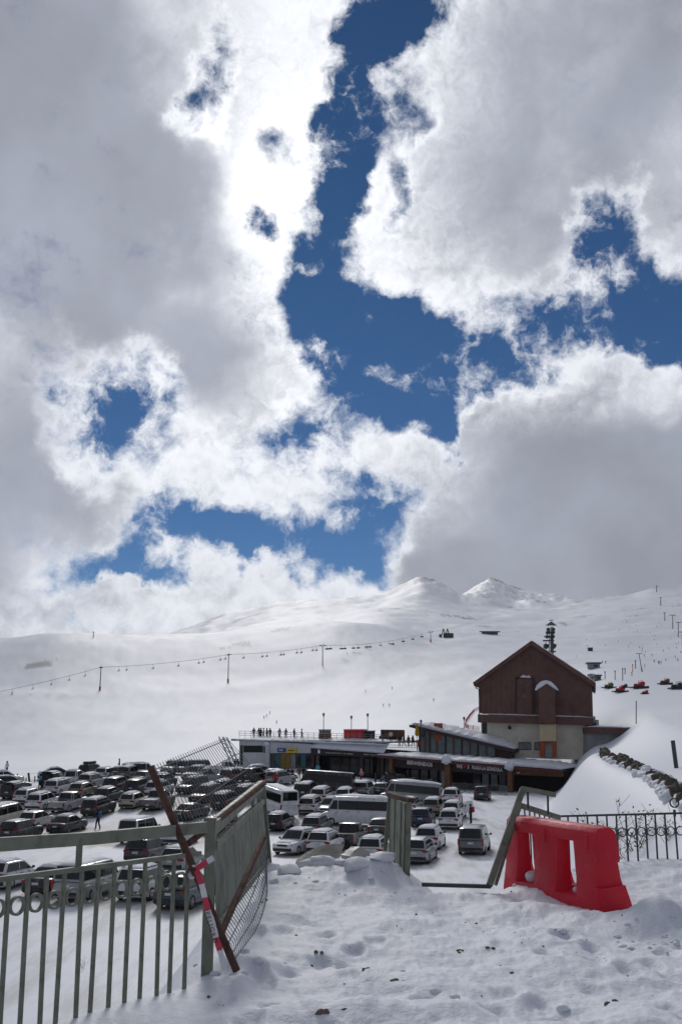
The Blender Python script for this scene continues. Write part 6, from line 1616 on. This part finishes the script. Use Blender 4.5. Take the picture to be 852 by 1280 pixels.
far_sk = [(784 + rd.uniform(-3, 4), 776 + rd.uniform(-1, 4)) for _ in range(6)]
for k in range(26): far_sk.append((rd.uniform(770, 848), rd.uniform(776, 812)))
for k in range(14): far_sk.append((rd.uniform(800, 851), rd.uniform(812, 835)))
for k in range(6): far_sk.append((rd.uniform(712, 770), rd.uniform(800, 830)))
for x, y in far_sk:
    c_ = rd.choice(['black', 'black', 'navy', 'red', 'grey']); skier(x, y, c_, 'tiny skier in %s on the bright piste beyond the hall, below the rounded summit' % c_, 'skiers on the right hand piste')
# ------------------------------------------------------------------ chairlift across the slope on the left
M_LIFT = mat('lift_steel', (.060, .065, .070), .55, .3, .2, 3)
M_REDP = mat('red_tower_pad', (.50, .03, .02), .7, 0, .15, 3)
M_ORP = mat('orange_pad', (.55, .20, .05), .7, 0, .15, 3)
def tower(base, top_z, yaw, label, pad=None, group='chairlift towers', arms=2.0, cross=1):
    o = empty('lift_tower', base, yaw, label, 'lift tower', group); h = top_z - base.z
    MB().tube([(0, 0, -2), (0, 0, h)], .36, 10, r2=.24).build('mast', M_LIFT, o, 50)
    MB().bar((-arms, 0, h - .2), (arms, 0, h - .2), .34, .34).build('crossarm', M_LIFT, o)
    MB().tube([(-arms * .62, 0, h), (-arms * .62, 0, h + .9), (arms * .62, 0, h + .9), (arms * .62, 0, h)], .10, 6).build('lifting_frame', M_LIFT, o)
    for s in (-1, 1): MB().box((s * arms, 0, h + .05), (.22, 2.2, .38)).build('sheave_train', M_LIFT, o)
    if pad: MB().tube([(0, 0, -.5), (0, 0, min(2.4, h * .3))], .62, 10).build('base_pad', pad, o)
    return o
TW = [(125, 834.5, 863, M_REDP, 'first lift tower from the left, with a red padded foot'), (285, 818.5, 853.5, M_REDP, 'lift tower with red foot, between the first and the middle tower'), (403, 807, 832.5, None, 'lift tower without red padding, near the middle of the line'), (538, 790, 803, M_REDP, 'smallest lift tower of the line, near the ridge')]
TB = []
for x, yt, yb, pad, lb in TW:
    g = ground(x, yb, 200, 1800); TB.append((g, at(x, yt, g.y).z, pad, lb))
dirs = [(TB[i + 1][0] - TB[i][0]) for i in range(3)]
yaws = [math.atan2(d.y, d.x) - Z90 for d in dirs] + [math.atan2(dirs[2].y, dirs[2].x) - Z90]
LINE = []
for (g, zt, pad, lb), yw in zip(TB, yaws):
    tower(g, zt, yw, lb, pad); LINE.append((Vector((g.x, g.y, zt + .25)), yw))
e0 = LINE[0][0] + (LINE[0][0] - LINE[1][0]) * 1.15; e0.z = at(-60, 878, e0.y).z
LINE.insert(0, (e0, yaws[0])); e1 = LINE[-1][0] + dirs[2] * .8; e1.z += 6; LINE.append((e1, yaws[-1]))
def rope(i, t, s):
    (a, ya), (b, yb) = LINE[i], LINE[i + 1]; p = a.lerp(b, t); yw = lerp(ya, yb, t)
    sag = (b - a).length * .018 * 4 * t * (1 - t)
    return p + Vector((math.cos(yw), math.sin(yw), 0)) * 2.0 * s - Vector((0, 0, sag))
for s, lb in ((-1, 'haul rope of the chairlift crossing the slope, nearer strand'), (1, 'haul rope of the chairlift crossing the slope, farther strand')):
    mb = MB()
    for i in range(len(LINE) - 1): mb.tube([rope(i, t / 8, s) for t in range(9)], .05, 5, cap=False)
    tag(mb.build('lift_rope', M_LIFT), lb, 'cable', 'ropes of the chairlift')
chair = MB(); chair.tube([(0, 0, .1), (0, 0, -.5), (.0, .35, -1.1), (0, .35, -1.9)], .06, 6); ch_h = chair.mesh('hanger', M_LIFT)
cs = MB(); cs.box((0, .05, -2.35), (1.9, .62, .10)); cs.box((0, .34, -1.98), (1.9, .10, .75)); ch_s = cs.mesh('seat', M_LIFT)
cf = MB()
for s in (-1, 1): cf.tube([(s * .95, .35, -1.6), (s * .95, -.25, -1.75), (s * .95, -.28, -2.7)], .05, 5)
cf.tube([(-.95, .35, -1.6), (.95, .35, -1.6)], .05, 5); ch_f = cf.mesh('side_frame', M_LIFT)
CHX = [(15, -1), (41.5, -1), (64, -1), (86, -1), (107, -1), (149, -1), (158.5, 1), (192, -1), (223.5, -1), (249, -1), (253.5, 1), (276, -1), (280.5, 1), (304, -1), (328, -1), (333, 1), (351, -1), (353.8, 1), (371, -1), (376, 1), (390, -1), (395, 1), (408, -1), (412, 1), (426, -1), (430, 1), (442, -1), (446.5, 1), (458, -1), (461.5, 1), (475, -1), (487, -1), (490, 1), (503, -1), (515, -1), (527, -1)]
for k, (x, s) in enumerate(CHX):
    best = None
    for i in range(len(LINE) - 1):
        for t in range(81):
            q = rope(i, t / 80, s); d = abs(project(q)[0] - x)
            if best is None or d < best[0]: best = (d, q, i)
    i = best[2]; yw = yaws[min(max(i - 1, 0), 3)]
    sec = ['left of the first tower', 'past the first tower', 'past the second tower', 'past the third tower', 'beyond the smallest tower'][i]
    n_in = sum(1 for xx, _ in CHX[:k] if (xx < 125, 125 <= xx < 285, 285 <= xx < 403, xx >= 403)[min(i, 3)])
    ordw = ['first', 'second', 'third', 'fourth', 'fifth', 'sixth', 'seventh', 'eighth', 'ninth', 'tenth', 'eleventh', 'twelfth', 'thirteenth', 'fourteenth', 'fifteenth', 'sixteenth', 'seventeenth'][n_in]
    o = empty('lift_chair', best[1], yw, 'lift chair, %s from the left, %s' % (ordw, sec), 'chairlift chair', 'chairs on the lift line')
    o.scale = (1.35, 1.35, 1.2); link('hanger', ch_h, o); link('seat', ch_s, o); link('side_frame', ch_f, o)
# ------------------------------------------------------------------ end-on lift line behind the hall
g = ground(688, 838, 200, 900)
def px_m(Y): return Y / FPX
Yt = 330.0
def atp(x, y): return at(x, y, Yt)
base = atp(688.5, 840); tw = empty('lift_tower', base, 0, 'dark stacked lift mast with a pyramid cap rising behind the hall roof', 'lift tower')
def rel(x, y, dy=0): return at(x, y, Yt + dy) - base
MB().bar(rel(688.5, 842), rel(689, 784), .75, .75).build('mast', M_LIFT, tw)
for x0, x1 in ((684.5, 686.5), (691.5, 690.5)): MB().bar(rel(x0, 842), rel(x1, 786), .22).build('mast_leg', M_LIFT, tw)
for y, l, r in ((790.5, 682.5, 692), (796, 679.5, 692), (800.8, 678, 692), (814.5, 684, 694)): MB().bar(rel(l, y), rel(r, y), .40, .45).build('crossarm', M_LIFT, tw)
a = rel(688.5, 776.5); bq = [rel(681, 782, -2), rel(696, 782, -2), rel(696, 782, 2), rel(681, 782, 2)]
MB().add([a] + bq, [(0, 2, 1), (0, 3, 2), (0, 4, 3), (0, 1, 4), (1, 2, 3, 4)]).build('pyramid_cap', mat('cap_sheet', (.13, .14, .14), .5, .3), tw)
MB().bar(rel(686, 775.3), rel(691, 775.3), .25).build('cap_frame', M_LIFT, tw)
for k in range(9):
    t0 = k / 9; MB().bar(rel(684.6 + 2 * t0, 842 - 56 * t0), rel(691.4 - 1.0 * t0, 842 - 56 * (t0 + 1 / 9)), .12).build('brace', M_LIFT, tw)
cabm = MB(); cabm.box((0, 0, -.9), (1.5, 1.4, 1.5)); cabme = cabm.mesh('cabin', M_LIFT); bevel_mesh(cabme, .35, 2)
cabg = MB().box((0, 0, -.65), (1.53, 1.43, .6)).mesh('window', M_SHOPGL); cabh = MB().tube([(0, 0, .9), (0, 0, -.2)], .07, 6).mesh('hanger', M_LIFT)
for (x, y, lb) in ((684.5, 786, 'dark gondola cabin top left under the pyramid cap'), (690.8, 786, 'dark gondola cabin top right under the pyramid cap'), (683.6, 790, 'dark gondola cabin left of the mast, second from the cap'), (690.6, 789.7, 'dark gondola cabin right of the mast, second from the cap'), (683.1, 795, 'dark gondola cabin left of the mast, third from the cap'), (690.3, 795, 'dark gondola cabin right of the mast, third from the cap'), (681.7, 805.8, 'larger dark gondola cabin left of the mast near the roof'), (691, 805.5, 'larger dark gondola cabin right of the mast near the roof')):
    o = empty('gondola_cabin', at(x, y - 1.5, Yt - 3 + (y - 786) * .2), 0, lb, 'gondola', 'gondola cabins behind the hall'); sc_ = .75 if y < 800 else 1.1; o.scale = (sc_,) * 3
    link('body', cabme, o); link('window', cabg, o); link('hanger', cabh, o)
# ------------------------------------------------------------------ lifts and small huts on the right slopes
def ttower(px, yb, yt, arm, label, pad=None, group='lift towers on the right slopes', lean=0.0):
    g = ground(px, yb, 180, 3400); t = at(px + lean, yt, g.y); o = empty('lift_tower', g, 0, label, 'lift tower', group); k = g.y / FPX
    tp_ = t - g; MB().tube([(0, 0, -1), tp_], .55 * k * 1.0, 7, r2=.40 * k).build('mast', M_LIFT, o)
    MB().bar(tp_ - Vector((arm * k, 0, 0)), tp_ + Vector((arm * k, 0, 0)), .7 * k).build('crossarm', M_LIFT, o)
    if pad: MB().tube([(0, 0, -.5), tp_ * .25], .9 * k, 8).build('base_pad', pad, o)
    return o
ttower(802, 840, 817, 4, 'leaning T shaped lift tower with an orange foot on the right slope', M_ORP, lean=-4)
ttower(840, 786, 769, 4, 'topmost of the three lift towers at the right edge of the slope'); ttower(847, 796, 778, 3.5, 'middle one of the three lift towers at the right edge'); ttower(852, 806, 790, 4, 'lowest of the three lift towers, cut by the right edge')
ttower(830, 776, 766, 1.5, 'thin lift tower on the flank below the summit mast', None); ttower(825, 757, 747, 1.5, 'upper thin lift tower on the flank below the summit mast')
ttower(820, 740, 732.5, 1.2, 'mast with a box head on the rounded summit at the right')
ttower(117, 797, 790, 1.2, 'hazy far lift tower, lowest in the left mist'); ttower(536, 0, 0, 0, '') if False else None
for (x, yb, yt, col, lb) in ((768, 850, 839, M_LIFT, 'dark pole with a cross sign beside the slope hut'), (777.5, 851, 836, M_LIFT, 'tall thin pole with a grey base on the slope'), (780.5, 843, 836, M_LIFT, 'short grey pole behind the tall thin pole'), (790, 840, 831, M_ORP, 'orange pole left of the leaning lift tower'), (793.5, 836, 826, M_LIFT, 'grey pole left of the leaning lift tower'), (789, 845, 841, M_ORP, 'short orange marker before the orange pole'), (755.5, 849, 840, M_LIFT, 'dark signal post right of the khaki shed')):
    g = ground(x, yb, 180, 900); t = at(x, yt, g.y); k = g.y / FPX
    mb = MB(); mb.tube([g - Vector((0, 0, .5)), t], .5 * k, 6); mb.box(t, (1.7 * k, .6 * k, 1.4 * k)); tag(mb.build('marker_pole', col), lb, 'pole')
def hut(px0, px1, yb, yt, m_, label, name='slope_hut', roofm=None, over=.15):
    g = ground((px0 + px1) / 2, yb, 180, 2600); a, b = at(px0, yb, g.y), at(px1, yt, g.y); w, h = b.x - a.x, b.z - g.z
    o = empty(name, g, 0, label, 'hut'); MB().box((0, 1.5, h * .40), (w * .9, 3, h * .8)).build('wall', m_, o); MB().box((0, 1.5, h * .88), (w * (1 + over), 4, h * .2)).build('roof', roofm or M_LIFT, o); MB().box((w * .1, -.03, h * .45), (w * .3, .1, h * .4)).build('window', M_SHOPGL, o); MB().box((0, 1.5, h * 1.02), (w * (1 + over), 4, h * .1)).build('roof_snow', M_SNOW, o)
    return o
hut(735, 750, 836, 828, M_CONC, 'flat roofed lift station hut beyond the hall roof'); hut(743, 751, 851, 843.5, mat('khaki_sheet', (.16, .16, .11), .7), 'small khaki shed on the slope right of the hall'); hut(737, 742.5, 850, 842.5, M_METAL, 'grey sign like box next to the khaki shed', over=.02)
hut(735, 740.5, 814, 809.5, M_LIFT, 'small dark board hut high on the slope above the lift station', over=.02)
hut(601, 623, 793, 789, M_LIFT, 'low dark hut on the ridge line left of the hall roof')
lt = ground(556, 797, 300, 2000); st_ = empty('lift_station', lt, 0, 'dark top station of the chairlift on the ridge with two pointed frames', 'lift station'); k = lt.y / FPX
for dx in (-2, 3): MB().bar((dx * k - 3 * k, 0, 0), (dx * k, 0, 11 * k), 1.1 * k).build('frame_leg', M_LIFT, st_); MB().bar((dx * k + 3 * k, 0, 0), (dx * k, 0, 11 * k), 1.1 * k).build('frame_leg', M_LIFT, st_)
MB().box((4 * k, 0, 2.6 * k), (12 * k, 8 * k, 5 * k)).build('engine_house', mat('dark_green_sheet', (.03, .045, .035), .7), st_); MB().box((-6 * k, 0, 2 * k), (3 * k, 4 * k, 4 * k)).build('cabin', M_LIFT, st_)
# ------------------------------------------------------------------ snow groomers parked beside the slope
def groomer(px, py, col, w_px, label, yaw=0.0, blade=True):
    g = ground(px, py, 150, 600); k = g.y / FPX; s_ = w_px * k / 7.4
    o = empty('snow_groomer', g, yaw, label, 'snow groomer', 'snow groomers'); o.scale = (s_,) * 3
    for y in (-1.0, 1.0):
        mb = MB(); mb.prism([(-2.6, y - .4, .35), (-2.2, y - .4, .0), (2.2, y - .4, .0), (2.6, y - .4, .35), (2.4, y - .4, .85), (-2.4, y - .4, .85)], (0, .8, 0)); mb.build('track', M_TRIM, o)
    mb = MB(); mb.box((-.3, 0, 1.05), (4.4, 1.5, .5)); me = mb.mesh('chassis', M_TRIM); bevel_mesh(me, .1); link('chassis', me, o)
    mb = MB(); mb.prism([(.2, -1.0, 1.2), (1.9, -1.0, 1.2), (2.1, -1.0, 1.9), (1.5, -1.0, 2.8), (.3, -1.0, 2.8)], (0, 2.0, 0)); me = mb.mesh('cab', PAINT_G[col]); bevel_mesh(me, .12); cb = link('cab', me, o)
    mb = MB(); mb.prism([(.5, -1.03, 1.85), (1.95, -1.03, 1.9), (1.45, -1.03, 2.65), (.5, -1.03, 2.65)], (0, 2.06, 0)); mb.build('window', M_SHOPGL, cb)
    mb = MB(); mb.box((-1.2, 0, 1.65), (2.2, 1.7, .8)); me = mb.mesh('engine_cover', PAINT_G[col]); bevel_mesh(me, .12); link('engine_cover', me, o)
    if blade:
        mb = MB(); mb.prism([(3.0, -2.0, .1), (3.25, -2.0, .5), (3.1, -2.0, 1.1), (2.95, -2.0, 1.1), (3.05, -2.0, .5), (2.85, -2.0, .1)], (0, 4.0, 0)); mb.build('blade', M_TRIM, o); MB().bar((2.2, -.6, .7), (3.0, -.6, .6), .15).build('blade_arm', M_TRIM, o); MB().bar((2.2, .6, .7), (3.0, .6, .6), .15).build('blade_arm', M_TRIM, o)
    mb = MB(); mb.box((-3.3, 0, .5), (.9, 3.6, .5)); mb.build('tiller', M_TRIM, o); MB().bar((-2.3, 0, .8), (-3.3, 0, .6), .3).build('tiller_arm', M_TRIM, o)
    MB().tube([(-.4, 0, 1.4), (-.4, 0, 3.1), (1.2, 0, 3.3), (2.6, 0, 2.4)], .14, 6).build('winch_boom', PAINT_G[col], o)
PAINT_G = {'red': M_SIGNR, 'black': M_TRIM, 'khaki': mat('khaki_paint', (.20, .18, .07), .6), 'dred': mat('dull_red_paint', (.25, .05, .04), .6)}
groomer(799, 861, 'red', 22, 'largest bright red snow groomer with a winch boom', .2)
groomer(775, 866, 'red', 20, 'low red snow groomer in front of the largest one', .5); groomer(780, 860, 'black', 12, 'small black snow groomer between the two red ones', .1)
groomer(761, 861, 'khaki', 18, 'khaki snow groomer nearest to the gabled hall', .4); groomer(831, 856, 'dred', 18, 'dull red snow groomer at the right behind the black one', .1); groomer(846, 862, 'black', 22, 'black snow groomer at the right picture edge', -.1)
groomer(806, 868, 'red', 12, 'small red snow vehicle in front of the largest groomer', 0, False)
# ------------------------------------------------------------------ red safety net on the slope by the hall
sn = empty('safety_net', (0, 0, 0), 0, 'curved red safety net fence on the slope left of the gabled hall', 'fence')
npx = [(600, 884), (592, 889), (586, 896), (581.5, 903), (581, 908), (585, 910.5), (591, 911.5), (599, 912)]
ng = [ground(x, y + 1.5, 165, 400) for x, y in npx]
NETM = mat('red_net', (.45, .05, .06), .7, 0, .2, 3)
for a, b in zip(ng[:-1], ng[1:]):
    MB().bar(a, a + Vector((0, 0, 1.3)), .12).build('stake', NETM, sn)
    for hh in (.2, .5, .8, 1.1): MB().bar(a + Vector((0, 0, hh)), b + Vector((0, 0, hh)), .05, .07).build('net_cord', NETM, sn)
    n_ = max(3, int((b - a).length / .9)); mb = MB()
    for k in range(n_):
        q = a.lerp(b, (k + .5) / n_); mb.bar(q + Vector((0, 0, .15)), q + Vector((0, 0, 1.15)), .05)
    mb.build('net_mesh', NETM, sn)['kind'] = 'stuff'
